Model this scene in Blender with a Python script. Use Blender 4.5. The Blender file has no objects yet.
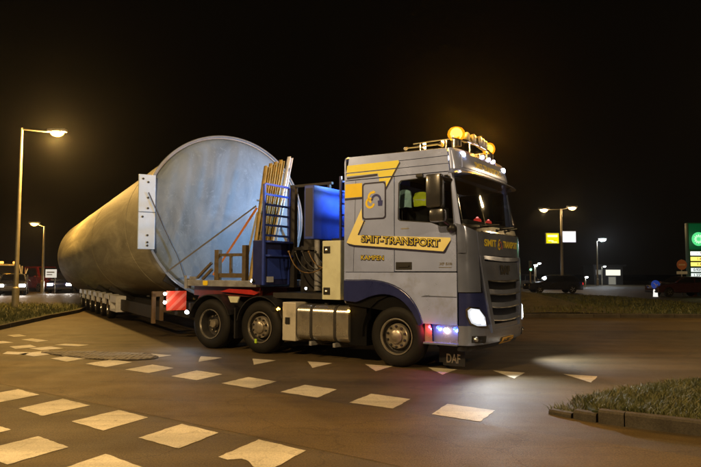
import bpy, bmesh, math, random
import numpy as np
from mathutils import Vector, Matrix
R = math.radians
random.seed(7); rng = np.random.default_rng(7)
sc = bpy.context.scene
col = sc.collection

# ------------------------------------------------------------------ camera, sky, exposure
cam_d = bpy.data.cameras.new("camera"); cam = bpy.data.objects.new("camera", cam_d); col.objects.link(cam)
cam_d.sensor_width = 36.0; cam_d.lens = 36.0 * 616.5 / 701.0
cam_d.clip_start = 0.05; cam_d.clip_end = 3000
cam.matrix_world = (Matrix.Translation((0, 0, 1.54)) @ Matrix.Rotation(R(90) + 0.0643, 4, 'X') @ Matrix.Rotation(0.0033, 4, 'Z'))
sc.camera = cam
w = bpy.data.worlds.new("World"); sc.world = w; w.use_nodes = True
bg = w.node_tree.nodes["Background"]
bg.inputs[0].default_value = (1.0, 0.72, 0.45, 1); bg.inputs[1].default_value = 0.0018     # dark town night sky
sc.view_settings.view_transform = 'Standard'; sc.view_settings.look = 'None'
sc.view_settings.exposure = 0.15; sc.view_settings.gamma = 1.0
sc.view_settings.use_curve_mapping = False
try:
    sc.cycles.use_denoising = True
    sc.cycles.max_bounces = 6; sc.cycles.transparent_max_bounces = 12
    sc.cycles.sample_clamp_indirect = 4.0
    sc.cycles.use_light_tree = True
    sc.cycles.caustics_reflective = False; sc.cycles.caustics_refractive = False
except Exception:
    pass

# ------------------------------------------------------------------ materials
MATS = {}
def mat(name, color, rough=0.5, metal=0.0, var=0.12, scale=6.0, bump=0.0, bscale=40.0, coat=0.0,
        emit=None, estr=0.0, spec=0.5, dirt=0.0, dirtcol=(0.05, 0.04, 0.03), alpha=None):
    if name in MATS: return MATS[name]
    m = bpy.data.materials.new(name); m.use_nodes = True
    nt = m.node_tree; n = nt.nodes; L = nt.links; b = n["Principled BSDF"]
    b.inputs["Roughness"].default_value = rough; b.inputs["Metallic"].default_value = metal
    b.inputs["Specular IOR Level"].default_value = spec
    b.inputs["Coat Weight"].default_value = coat; b.inputs["Coat Roughness"].default_value = 0.08
    tc = n.new("ShaderNodeTexCoord")
    nz = n.new("ShaderNodeTexNoise"); nz.inputs["Scale"].default_value = scale; nz.inputs["Detail"].default_value = 6
    L.new(tc.outputs["Object"], nz.inputs["Vector"])
    mp = n.new("ShaderNodeMapRange"); mp.inputs[1].default_value = 0.25; mp.inputs[2].default_value = 0.75
    mp.inputs[3].default_value = 1 - var; mp.inputs[4].default_value = 1 + var
    L.new(nz.outputs["Fac"], mp.inputs[0])
    mx = n.new("ShaderNodeVectorMath"); mx.operation = 'SCALE'
    mx.inputs[0].default_value = color[:3]
    L.new(mp.outputs[0], mx.inputs["Scale"])
    out = mx.outputs[0]
    if dirt > 0:
        n2 = n.new("ShaderNodeTexNoise"); n2.inputs["Scale"].default_value = scale * 0.6; n2.inputs["Detail"].default_value = 9
        n2.inputs["Roughness"].default_value = 0.7
        L.new(tc.outputs["Object"], n2.inputs["Vector"])
        r2 = n.new("ShaderNodeMapRange"); r2.inputs[1].default_value = 0.5; r2.inputs[2].default_value = 0.72
        r2.inputs[3].default_value = 0; r2.inputs[4].default_value = dirt
        L.new(n2.outputs["Fac"], r2.inputs[0])
        mm = n.new("ShaderNodeMix"); mm.data_type = 'RGBA'
        L.new(r2.outputs[0], mm.inputs[0]); L.new(out, mm.inputs[6]); mm.inputs[7].default_value = (*dirtcol, 1)
        out = mm.outputs[2]
    L.new(out, b.inputs["Base Color"])
    rr = n.new("ShaderNodeMapRange"); rr.inputs[3].default_value = max(0.02, rough - 0.08); rr.inputs[4].default_value = min(1, rough + 0.08)
    L.new(nz.outputs["Fac"], rr.inputs[0]); L.new(rr.outputs[0], b.inputs["Roughness"])
    if bump > 0:
        n3 = n.new("ShaderNodeTexNoise"); n3.inputs["Scale"].default_value = bscale; n3.inputs["Detail"].default_value = 5
        L.new(tc.outputs["Object"], n3.inputs["Vector"])
        bp = n.new("ShaderNodeBump"); bp.inputs["Strength"].default_value = bump; bp.inputs["Distance"].default_value = 0.02
        L.new(n3.outputs["Fac"], bp.inputs["Height"]); L.new(bp.outputs[0], b.inputs["Normal"])
    if emit is not None:
        b.inputs["Emission Color"].default_value = (*emit, 1); b.inputs["Emission Strength"].default_value = estr
    MATS[name] = m
    return m

def glass(name, tint=(0.8, 0.85, 0.9), refl=1.0):
    if name in MATS: return MATS[name]
    m = bpy.data.materials.new(name); m.use_nodes = True
    nt = m.node_tree; n = nt.nodes; L = nt.links
    for x in list(n): n.remove(x)
    o = n.new("ShaderNodeOutputMaterial"); t = n.new("ShaderNodeBsdfTransparent"); g = n.new("ShaderNodeBsdfGlossy")
    t.inputs[0].default_value = (*tint, 1); g.inputs["Roughness"].default_value = 0.03
    lw = n.new("ShaderNodeLayerWeight"); lw.inputs[0].default_value = 0.5
    pw = n.new("ShaderNodeMath"); pw.operation = 'POWER'; pw.inputs[1].default_value = 4.0; L.new(lw.outputs["Facing"], pw.inputs[0])
    f = n.new("ShaderNodeMath"); f.operation = 'MULTIPLY_ADD'; f.inputs[1].default_value = 0.7; f.inputs[2].default_value = 0.045; L.new(pw.outputs[0], f.inputs[0])
    mx = n.new("ShaderNodeMixShader"); L.new(f.outputs[0], mx.inputs[0]); L.new(t.outputs[0], mx.inputs[1]); L.new(g.outputs[0], mx.inputs[2])
    L.new(mx.outputs[0], o.inputs[0]); MATS[name] = m
    return m

def emis(name, color, s):
    return mat(name, tuple(0.35 * c for c in color), 0.4, emit=color, estr=s, var=0.02)

SILVER = mat("silver_paint", (0.43, 0.53, 0.95), 0.25, 0.35, var=0.07, scale=2.2, coat=1.0, dirt=0.35, dirtcol=(0.18, 0.20, 0.26))
SILVER2 = mat("silver_front_plastic", (0.34, 0.41, 0.68), 0.18, 0.7, var=0.06, scale=4, coat=0.4, dirt=0.35, dirtcol=(0.12, 0.11, 0.1))
SILVERLOW = mat("silver_paint_grimy", (0.43, 0.53, 0.95), 0.30, 0.3, var=0.10, scale=4, coat=0.6, dirt=0.55, dirtcol=(0.20, 0.20, 0.22))
NAVY = mat("dark_blue_paint", (0.02, 0.028, 0.13), 0.3, 0.1, var=0.15, coat=0.5)
BLUE = mat("blue_cabinet_paint", (0.025, 0.055, 0.36), 0.4, 0.0, var=0.12, scale=5, dirt=0.4, dirtcol=(0.02, 0.03, 0.12))
YEL = mat("yellow_decal", (0.85, 0.76, 0.10), 0.4, 0.0, var=0.05, coat=0.3)
YEL2 = mat("amber_decal", (0.85, 0.62, 0.02), 0.4, 0.0, var=0.05, coat=0.3)
PALEY = mat("pale_yellow_decal", (0.82, 0.74, 0.32), 0.4, 0.0, var=0.05, coat=0.3)
LINE = mat("dark_blue_decal", (0.012, 0.012, 0.05), 0.4, 0.0, var=0.05, coat=0.3)
GOLD = mat("gold_lettering", (0.8, 0.66, 0.05), 0.35, 0.2, var=0.05)
BLACK = mat("black_plastic", (0.012, 0.012, 0.014), 0.45, var=0.3)
SEAM = mat("seam_black", (0.006, 0.006, 0.007), 0.9, spec=0.1)
RUB = mat("tyre_rubber", (0.007, 0.0065, 0.006), 0.7, var=0.35, scale=5, bump=0.2, bscale=30, dirt=0.5, dirtcol=(0.017, 0.013, 0.009), spec=0.3)
CHASSIS = mat("chassis_black", (0.02, 0.019, 0.02), 0.6, var=0.4, dirt=0.5)
ALU = mat("aluminium", (0.62, 0.60, 0.56), 0.28, 0.9, var=0.1, scale=4, dirt=0.3, dirtcol=(0.25, 0.22, 0.18))
CHROME = mat("chrome", (0.75, 0.75, 0.75), 0.12, 1.0, var=0.05)
RIM = mat("rim_steel", (0.42, 0.38, 0.32), 0.35, 0.7, var=0.3, scale=12, dirt=0.6, dirtcol=(0.12, 0.09, 0.06))
BEIGE = mat("beige_paint", (0.60, 0.63, 0.48), 0.45, 0.0, var=0.07, dirt=0.3, dirtcol=(0.3, 0.25, 0.14))
GREY = mat("grey_steel", (0.28, 0.29, 0.32), 0.5, 0.3, var=0.25, dirt=0.6, dirtcol=(0.12, 0.09, 0.06))
RED = mat("red_paint", (0.45, 0.02, 0.015), 0.45, var=0.2, dirt=0.3)
WHITE = mat("white_paint", (0.75, 0.76, 0.78), 0.45, var=0.08, dirt=0.35, dirtcol=(0.35, 0.34, 0.32))
INT = mat("cab_interior", (0.03, 0.026, 0.024), 0.85, var=0.3)
GLASS = glass("clear_glass")
DGLASS = mat("dark_car_glass", (0.01, 0.01, 0.012), 0.06, var=0.05, coat=0.3)

# ------------------------------------------------------------------ mesh helpers
class MB:
    def __init__(s): s.v = []; s.f = []
    def add(s, vs, fs, M=None):
        k = len(s.v)
        s.v += [tuple(M @ Vector(p)) if M is not None else tuple(p) for p in vs]
        s.f += [tuple(i + k for i in f) for f in fs]
        return s
    def box(s, x0, x1, y0, y1, z0, z1, M=None, ch=0.0):
        if ch <= 0:
            vs = [(x, y, z) for x in (x0, x1) for y in (y0, y1) for z in (z0, z1)]
            return s.add(vs, [(0, 1, 3, 2), (4, 6, 7, 5), (0, 4, 5, 1), (2, 3, 7, 6), (0, 2, 6, 4), (1, 5, 7, 3)], M)
        bm = bmesh.new(); bmesh.ops.create_cube(bm, size=1)
        for v in bm.verts:
            v.co = Vector(((x0 + x1) / 2 + v.co.x * (x1 - x0), (y0 + y1) / 2 + v.co.y * (y1 - y0), (z0 + z1) / 2 + v.co.z * (z1 - z0)))
        bmesh.ops.bevel(bm, geom=list(bm.edges), offset=ch, segments=2, affect='EDGES', profile=0.6)
        return s.bm(bm, M)
    def bm(s, bm, M=None):
        bm.verts.index_update()
        s.add([v.co[:] for v in bm.verts], [[v.index for v in f.verts] for f in bm.faces], M); bm.free(); return s
    def lathe(s, prof, n=24, M=None, cap=True):     # profile (radius, height) about local z
        vs = []; fs = []
        for r, h in prof:
            for i in range(n):
                a = 2 * math.pi * i / n; vs.append((r * math.cos(a), r * math.sin(a), h))
        for j in range(len(prof) - 1):
            for i in range(n):
                fs.append((j * n + i, j * n + (i + 1) % n, (j + 1) * n + (i + 1) % n, (j + 1) * n + i))
        if cap:
            fs.append(tuple(reversed(range(n)))); fs.append(tuple((len(prof) - 1) * n + i for i in range(n)))
        return s.add(vs, fs, M)
    def cyl(s, p0, p1, r0, r1=None, n=12):
        p0 = Vector(p0); p1 = Vector(p1); d = p1 - p0
        M = Matrix.Translation(p0) @ d.to_track_quat('Z', 'Y').to_matrix().to_4x4()
        return s.lathe([(r0, 0), (r0 if r1 is None else r1, d.length)], n, M)
    def tube(s, pts, r, n=8):
        for a, b in zip(pts, pts[1:]): s.cyl(a, b, r, n=n)
        return s
    def bar(s, p0, p1, a, b, up=(0, 0, 1)):         # rectangular bar with section a x b
        p0 = Vector(p0); p1 = Vector(p1); d = (p1 - p0); l = d.length; d.normalize()
        u = Vector(up); sx = d.cross(u)
        if sx.length < 1e-4: sx = d.cross(Vector((1, 0, 0)))
        sx.normalize(); sy = sx.cross(d)
        M = Matrix((( sx.x, sy.x, d.x, p0.x), (sx.y, sy.y, d.y, p0.y), (sx.z, sy.z, d.z, p0.z), (0, 0, 0, 1)))
        return s.box(-a / 2, a / 2, -b / 2, b / 2, 0, l, M)
    def sphere(s, c, r, n=14, m=8, sq=(1, 1, 1), lo=-90, hi=90):
        prof = []
        for i in range(m + 1):
            a = R(lo + (hi - lo) * i / m); prof.append((max(1e-4, r * math.cos(a)), r * math.sin(a)))
        return s.lathe(prof, n, Matrix.Translation(c) @ Matrix.Diagonal((*sq, 1)))
    def plate(s, outer, holes, fn, th):              # planar polygon with holes; fn(a,b,depth) -> point
        bm = bmesh.new(); edges = []; loops = []
        for lp in [outer] + list(holes):
            vs = [bm.verts.new((a, b, 0)) for a, b in lp]; loops.append(vs)
            edges += [bm.edges.new((vs[i], vs[(i + 1) % len(vs)])) for i in range(len(vs))]
        if holes: bmesh.ops.triangle_fill(bm, use_beauty=True, use_dissolve=False, edges=edges)
        else: bm.faces.new(loops[0])
        bmesh.ops.recalc_face_normals(bm, faces=list(bm.faces))
        bm.verts.index_update()
        co = [(v.co.x, v.co.y) for v in bm.verts]; fs = [[v.index for v in f.verts] for f in bm.faces]
        n = len(co); k = 0; side = []
        for lp in loops:
            ids = [v.index for v in lp]
            for i in range(len(ids)):
                a, b = ids[i], ids[(i + 1) % len(ids)]; side.append((a, b, b + n, a + n))
        bm.free()
        s.add([fn(a, b, 0) for a, b in co] + [fn(a, b, th) for a, b in co],
              [tuple(f) for f in fs] + [tuple(i + n for i in reversed(f)) for f in fs] + side)
        return s
    def build(s, name, m, parent=None, smooth=None, bevel=0.0, loc=None):
        me = bpy.data.meshes.new(name); me.from_pydata(s.v, [], s.f)
        bm = bmesh.new(); bm.from_mesh(me); bmesh.ops.recalc_face_normals(bm, faces=list(bm.faces)); bm.to_mesh(me); bm.free()
        me.materials.append(m)
        if smooth:
            me.polygons.foreach_set("use_smooth", [True] * len(me.polygons))
            me.set_sharp_from_angle(angle=R(smooth))
        o = bpy.data.objects.new(name, me); col.objects.link(o)
        if parent is not None: o.parent = parent
        if loc is not None: o.location = loc
        if bevel:
            md = o.modifiers.new("bevel", 'BEVEL'); md.width = bevel; md.segments = 2; md.limit_method = 'ANGLE'
        return o

def tag(o, label=None, cat=None, group=None, kind=None):
    if label: o["label"] = label
    if cat: o["category"] = cat
    if group: o["group"] = group
    if kind: o["kind"] = kind
    return o
def thing(name, label, cat, loc=(0, 0, 0), rz=0.0, group=None):
    o = bpy.data.objects.new(name, None); o.empty_display_size = 0.2; col.objects.link(o)
    o.location = loc; o.rotation_euler = (0, 0, rz)
    return tag(o, label, cat, group)
def rrect(x0, x1, z0, z1, r, n=5):
    pts = []
    for cx, cz, a0 in ((x1 - r, z1 - r, 0), (x0 + r, z1 - r, 90), (x0 + r, z0 + r, 180), (x1 - r, z0 + r, 270)):
        for i in range(n + 1):
            a = R(a0 + 90 * i / n); pts.append((cx + r * math.cos(a), cz + r * math.sin(a)))
    return pts
def text_verts(body, size, bold=0.0, res=3):
    cu = bpy.data.curves.new("txt", 'FONT'); cu.body = body; cu.size = size; cu.offset = bold; cu.resolution_u = res
    cu.align_x = 'CENTER'; cu.align_y = 'CENTER'
    ob = bpy.data.objects.new("txt", cu); col.objects.link(ob)
    dg = bpy.context.evaluated_depsgraph_get(); dg.update()
    me = bpy.data.meshes.new_from_object(ob.evaluated_get(dg))
    vs = [v.co[:] for v in me.vertices]; fs = [tuple(p.vertices) for p in me.polygons]
    bpy.data.objects.remove(ob); bpy.data.curves.remove(cu); bpy.data.meshes.remove(me)
    return vs, fs
def lettering(name, body, size, fn, m, parent, bold=0.0, width=None, slant=0.0):
    vs, fs = text_verts(body, size, bold)
    if width:
        xs_ = [v[0] for v in vs]; k = width / (max(xs_) - min(xs_)); vs = [(v[0] * k, v[1], 0) for v in vs]
    b = MB(); b.add([fn(v[0] + slant * v[1], v[1]) for v in vs], fs)
    return b.build(name, m, parent)
def bez(p0, p1, p2, n=8):
    p0, p1, p2 = Vector(p0), Vector(p1), Vector(p2)
    return [tuple(p0 * (1 - t) ** 2 + p1 * 2 * t * (1 - t) + p2 * t * t) for t in [i / n for i in range(n + 1)]]

# ------------------------------------------------------------------ ground, road, markings
def ground_mat(name, c1, c2, rough, scale, agg=0.0, patch=None, cracks=0.0, spec=0.3, ps=0.9, pa=0.55, grain=0.3, track=0.0):
    m = bpy.data.materials.new(name); m.use_nodes = True
    nt = m.node_tree; n = nt.nodes; L = nt.links; b = n["Principled BSDF"]; b.inputs["Roughness"].default_value = rough
    b.inputs["Specular IOR Level"].default_value = spec
    g = n.new("ShaderNodeNewGeometry")
    def noise(s, d=5, r=0.55, dist=0):
        z = n.new("ShaderNodeTexNoise"); z.inputs["Scale"].default_value = s; z.inputs["Detail"].default_value = d
        z.inputs["Roughness"].default_value = r; z.inputs["Distortion"].default_value = dist
        L.new(g.outputs["Position"], z.inputs["Vector"]); return z
    a = noise(scale, 8, 0.6, 0.4); r = n.new("ShaderNodeValToRGB")
    r.color_ramp.elements[0].position = 0.32; r.color_ramp.elements[1].position = 0.7
    r.color_ramp.elements[0].color = (*c1, 1); r.color_ramp.elements[1].color = (*c2, 1)
    L.new(a.outputs["Fac"], r.inputs[0]); out = r.outputs[0]
    f = noise(60, 4, 0.7); mr = n.new("ShaderNodeMapRange"); mr.inputs[1].default_value = 0.3; mr.inputs[2].default_value = 0.7
    mr.inputs[3].default_value = 1 - grain; mr.inputs[4].default_value = 1 + grain * 1.2; L.new(f.outputs["Fac"], mr.inputs[0])
    sc_ = n.new("ShaderNodeVectorMath"); sc_.operation = 'SCALE'; L.new(out, sc_.inputs[0]); L.new(mr.outputs[0], sc_.inputs["Scale"]); out = sc_.outputs[0]
    if patch:
        p = noise(ps, 7, 0.68, 0.6); pr = n.new("ShaderNodeMapRange"); pr.inputs[1].default_value = 0.55; pr.inputs[2].default_value = 0.68
        pr.inputs[3].default_value = 0; pr.inputs[4].default_value = pa; L.new(p.outputs["Fac"], pr.inputs[0])
        mm = n.new("ShaderNodeMix"); mm.data_type = 'RGBA'; L.new(pr.outputs[0], mm.inputs[0]); L.new(out, mm.inputs[6]); mm.inputs[7].default_value = (*patch, 1)
        out = mm.outputs[2]
    if cracks > 0:
        vo = n.new("ShaderNodeTexVoronoi"); vo.feature = 'DISTANCE_TO_EDGE'; vo.inputs["Scale"].default_value = 0.45
        dn = noise(1.5, 5, 0.6); ad = n.new("ShaderNodeVectorMath"); ad.operation = 'ADD'
        L.new(g.outputs["Position"], ad.inputs[0]); L.new(dn.outputs["Color"], ad.inputs[1]); L.new(ad.outputs[0], vo.inputs["Vector"])
        cr = n.new("ShaderNodeMapRange"); cr.inputs[1].default_value = 0.0; cr.inputs[2].default_value = 0.012
        cr.inputs[3].default_value = 1 - cracks; cr.inputs[4].default_value = 1; L.new(vo.outputs["Distance"], cr.inputs[0])
        s2 = n.new("ShaderNodeVectorMath"); s2.operation = 'SCALE'; L.new(out, s2.inputs[0]); L.new(cr.outputs[0], s2.inputs["Scale"]); out = s2.outputs[0]
    if track > 0:       # polished wheel tracks and long tyre marks along the turning lane
        mpp = n.new("ShaderNodeMapping"); mpp.inputs["Rotation"].default_value = (0, 0, R(38)); mpp.inputs["Scale"].default_value = (0.10, 1.6, 1)
        L.new(g.outputs["Position"], mpp.inputs[0]); tn = n.new("ShaderNodeTexNoise"); tn.inputs["Scale"].default_value = 1.0; tn.inputs["Detail"].default_value = 7; tn.inputs["Roughness"].default_value = 0.6
        L.new(mpp.outputs[0], tn.inputs["Vector"]); tr_ = n.new("ShaderNodeMapRange"); tr_.inputs[1].default_value = 0.35; tr_.inputs[2].default_value = 0.62
        tr_.inputs[3].default_value = 1 - track; tr_.inputs[4].default_value = 1 + track * .4; L.new(tn.outputs["Fac"], tr_.inputs[0])
        s3 = n.new("ShaderNodeVectorMath"); s3.operation = 'SCALE'; L.new(out, s3.inputs[0]); L.new(tr_.outputs[0], s3.inputs["Scale"]); out = s3.outputs[0]
    L.new(out, b.inputs["Base Color"])
    rz = noise(2.2, 6); rm = n.new("ShaderNodeMapRange"); rm.inputs[3].default_value = rough - 0.15; rm.inputs[4].default_value = min(1, rough + 0.12)
    L.new(rz.outputs["Fac"], rm.inputs[0]); L.new(rm.outputs[0], b.inputs["Roughness"])
    if agg > 0:
        bz = noise(110, 3, 0.7); bp = n.new("ShaderNodeBump"); bp.inputs["Strength"].default_value = agg; bp.inputs["Distance"].default_value = 0.012
        L.new(bz.outputs["Fac"], bp.inputs["Height"]); L.new(bp.outputs[0], b.inputs["Normal"])
    return m
ASPH = ground_mat("asphalt", (0.078, 0.055, 0.025), (0.112, 0.080, 0.038), 0.62, 0.7, 1.0, (0.045, 0.036, 0.022), 0.35, grain=0.5, track=0.35)
REDA = ground_mat("red_asphalt", (0.090, 0.060, 0.022), (0.124, 0.083, 0.032), 0.66, 0.8, 0.7, (0.055, 0.038, 0.02), 0.3, grain=0.5, track=0.3)
SOIL = ground_mat("dark_soil", (0.02, 0.02, 0.012), (0.04, 0.038, 0.022), 0.95, 0.6)
PAINT = ground_mat("road_paint", (0.52, 0.47, 0.36), (0.68, 0.62, 0.48), 0.6, 1.3, 0.6, (0.16, 0.13, 0.08), 0.0, ps=7.0, pa=0.5, grain=0.22, track=0.35)
KERB = ground_mat("kerb_concrete", (0.045, 0.038, 0.028), (0.085, 0.074, 0.056), 0.85, 3.0, 0.5, (0.09, 0.085, 0.07))
TURF = ground_mat("turf_soil", (0.025, 0.035, 0.012), (0.045, 0.055, 0.02), 0.95, 2.0, 0.4)

def sheet(name, pts, z, m, parent=None, th=0.0):
    b = MB()
    b.add([(x, y, z) for x, y in pts], [tuple(range(len(pts)))])
    return b.build(name, m, parent)
gnd = sheet("ground", [(-900, -300), (900, -300), (900, 1500), (-900, 1500)], -0.03, SOIL); tag(gnd, kind="structure")
road = sheet("road", [(-70, -25), (70, -25), (70, 140), (-70, 140)], 0.0, ASPH); tag(road, kind="structure")
D = Vector((0.885, -0.607)).normalized(); D = (D.x, D.y)
def rowpt(p, t, o=0.0): return (p[0] + D[0] * t - D[1] * o * -1 * -1, p[1] + D[1] * t + D[0] * o)
Bp, Ap = (-3.2, 10.0), (-3.38, 7.17)
cyc = sheet("cycle_path", [rowpt(Bp, -22, -0.38), rowpt(Bp, 24, -0.38), rowpt(Ap, 24, 0.38), rowpt(Ap, -22, 0.38)], 0.002, REDA); tag(cyc, kind="structure")
cyc2 = sheet("cycle_path", [(3.6, 17.1), (60, 17.4), (60, 21.6), (4.6, 21.4)], 0.002, REDA); tag(cyc2, kind="structure")

e1 = Vector((0.47, -0.35)); e2 = Vector((0.26, 0.53))
def block(c, jit=0.018, worn=None):
    c = Vector(c); pts = []
    corners = [c - e1 / 2 - e2 / 2, c + e1 / 2 - e2 / 2, c + e1 / 2 + e2 / 2, c - e1 / 2 + e2 / 2]
    corners = [p + Vector((random.uniform(-jit, jit), random.uniform(-jit, jit))) for p in corners]
    for i in range(4):
        a, b = corners[i], corners[(i + 1) % 4]
        for k in range(10):
            t = k / 10; p = a.lerp(b, t)
            if k: p = p + Vector((random.uniform(-1, 1), random.uniform(-1, 1))) * 0.007
            if worn and i == worn[0] and worn[1] < t < worn[2]: p = p.lerp(c, random.uniform(0.10, 0.30))
            pts.append((p.x, p.y))
    return sheet("crossing_block", pts, 0.004, PAINT, road)
for i in range(-4, 4):
    block((-3.38 + 0.883 * i, 7.17 - 0.603 * i), worn=(0, 0.25, 0.7) if i == 3 else None)
for i in range(-3, 6): block((-3.2 + 0.893 * i, 10.0 - 0.608 * i))
for i in range(-3, 3): block((-2.83 + 0.86 * i, 5.47 - 0.58 * i))
def tri(c):
    c = Vector(c); P = [c + Vector((-0.20, 0.34)), c + Vector((-0.06, -0.40)), c + Vector((0.25, 0.13))]
    pts = []
    for i in range(3):
        for k in range(9):
            t = k / 9; p = P[i].lerp(P[(i + 1) % 3], t) + Vector((random.uniform(-1, 1), random.uniform(-1, 1))) * (0.007 if k else 0.01)
            pts.append((p.x, p.y))
    return sheet("give_way_triangle", pts, 0.004, PAINT, road)
for i in range(-1, 7): tri((-2.56 + 1.0067 * i, 11.17 - 0.3167 * i))
for c, ax, ay in (((-6.35, 11.85), (.5, -.12), (-.1, .35)), ((-6.75, 12.85), (.33, -.38), (.28, .3)), ((-6.15, 12.6), (.4, -.3), (.3, .3)),
                  ((-5.9, 13.2), (.6, -.2), (.12, .25)), ((-7.15, 14.1), (.6, -.45), (.12, .26)), ((-8.1, 15.1), (.4, -.42), (.2, .2)), ((-7.7, 13.6), (.4, -.3), (.3, .3))):
    c, ax, ay = Vector(c), Vector(ax), Vector(ay)
    q = [c - ax / 2 - ay / 2, c + ax / 2 - ay / 2, c + ax / 2 + ay / 2, c - ax / 2 + ay / 2]
    sheet("road_dash", [tuple(p) for p in q], 0.004, PAINT, road)
# cobbled splitter hump on the left
def ellipse_pts(c, a, b, ang, n=28):
    out = []
    for i in range(n):
        t = 2 * math.pi * i / n; x = a * math.cos(t); y = b * math.sin(t) * (0.70 + 0.30 * math.cos(t))
        out.append((c[0] + x * math.cos(ang) - y * math.sin(ang), c[1] + x * math.sin(ang) + y * math.cos(ang)))
    return out
hump = tag(sheet("paved_splitter", ellipse_pts((-4.72, 11.6), 1.32, 0.60, R(-20)), 0.012, KERB), kind="structure")
b = MB()
for i in range(-14, 15):
    for j in range(-6, 7):
        u, v = i * 0.1 + (j % 2) * 0.05, j * 0.1
        if (u / 1.27) ** 2 + (v / (0.56 * (0.70 + 0.30 * u / 1.32))) ** 2 < 1:
            x = -4.72 + u * math.cos(R(-20)) - v * math.sin(R(-20)); y = 11.6 + u * math.sin(R(-20)) + v * math.cos(R(-20))
            h = 0.022 + random.uniform(-.004, .004)
            M = Matrix.Translation((x, y, 0)) @ Matrix.Rotation(R(-22) + random.uniform(-.06, .06), 4, 'Z')
            b.box(-.043, .043, -.043, .043, 0.004, h, M)
o = b.build("cobbles", mat("cobble", (0.20, 0.17, 0.12), 0.8, var=0.4, scale=9, bump=0.3), hump); o["kind"] = "stuff"

# ---------------------------------------------------------------- grass
GRASS = bpy.data.materials.new("grass"); GRASS.use_nodes = True
def _g():
    n = GRASS.node_tree.nodes; L = GRASS.node_tree.links; b = n["Principled BSDF"]; b.inputs["Roughness"].default_value = 0.6
    g = n.new("ShaderNodeNewGeometry"); z = n.new("ShaderNodeTexNoise"); z.inputs["Scale"].default_value = 2.2; z.inputs["Detail"].default_value = 6
    L.new(g.outputs["Position"], z.inputs["Vector"])
    r = n.new("ShaderNodeValToRGB"); r.color_ramp.elements[0].position = 0.3; r.color_ramp.elements[1].position = 0.7
    r.color_ramp.elements[0].color = (0.034, 0.050, 0.012, 1); r.color_ramp.elements[1].color = (0.125, 0.12, 0.038, 1)
    L.new(z.outputs["Fac"], r.inputs[0]); L.new(r.outputs[0], b.inputs["Base Color"])
_g()
def inside(px, py, poly):
    c = np.zeros(len(px), bool); n = len(poly); j = n - 1
    for i in range(n):
        xi, yi = poly[i]; xj, yj = poly[j]
        c ^= ((yi > py) != (yj > py)) & (px < (xj - xi) * (py - yi) / (yj - yi + 1e-12) + xi); j = i
    return c
def grass(name, poly, n, h, wd, z0, label, hfun=None, parent=None):
    P = np.array(poly); lo, hi = P.min(0), P.max(0); xs_, ys_ = [], []
    px = rng.uniform(lo[0], hi[0], n * 3); py = rng.uniform(lo[1], hi[1], n * 3); k = inside(px, py, poly)
    px, py = px[k][:n], py[k][:n]; n = len(px)
    cl = 0.55 + 0.45 * np.sin(px * 2.3 + np.sin(py * 1.7) * 2) * np.cos(py * 2.9 + px) + 0.25 * np.sin(px * 9) * np.sin(py * 8)
    hh = h * rng.uniform(0.5, 1.25, n) * (0.75 + 0.4 * cl)
    zz = z0 + (hfun(px, py) if hfun else 0 * px)
    a = rng.uniform(0, 2 * np.pi, n); ln = hh * rng.uniform(0.3, 1.5, n); b = rng.uniform(0, 2 * np.pi, n)
    dx, dy = np.cos(a) * wd / 2, np.sin(a) * wd / 2; lx, ly = np.cos(b) * ln, np.sin(b) * ln
    V = np.zeros((n, 5, 3))
    V[:, 0] = np.stack([px - dx, py - dy, zz - .01], 1); V[:, 1] = np.stack([px + dx, py + dy, zz - .01], 1)
    V[:, 2] = np.stack([px - dx * .7 + lx * .35, py - dy * .7 + ly * .35, zz + hh * .6], 1); V[:, 3] = np.stack([px + dx * .7 + lx * .35, py + dy * .7 + ly * .35, zz + hh * .6], 1)
    V[:, 4] = np.stack([px + lx, py + ly, zz + hh], 1)
    base = (np.arange(n) * 5)[:, None]
    F = np.concatenate([base + np.array([[0, 1, 3]]), base + np.array([[0, 3, 2]]), base + np.array([[2, 3, 4]])], 1).reshape(-1, 3)
    me = bpy.data.meshes.new(name); me.vertices.add(n * 5); me.vertices.foreach_set("co", V.reshape(-1))
    me.loops.add(len(F) * 3); me.loops.foreach_set("vertex_index", F.reshape(-1).astype(np.int32))
    me.polygons.add(len(F)); me.polygons.foreach_set("loop_start", np.arange(len(F), dtype=np.int32) * 3)
    me.update(calc_edges=True); me.validate(); me.materials.append(GRASS)
    o = bpy.data.objects.new(name, me); col.objects.link(o)
    tag(o, label, "grass", kind="stuff")
    return o
def raised(name, poly, h, m):
    b = MB(); n = len(poly)
    b.add([(x, y, -0.02) for x, y in poly] + [(x, y, h) for x, y in poly], [tuple(range(n, 2 * n))] + [(i, (i + 1) % n, n + (i + 1) % n, n + i) for i in range(n)])
    return tag(b.build(name, m), kind="structure")
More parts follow.
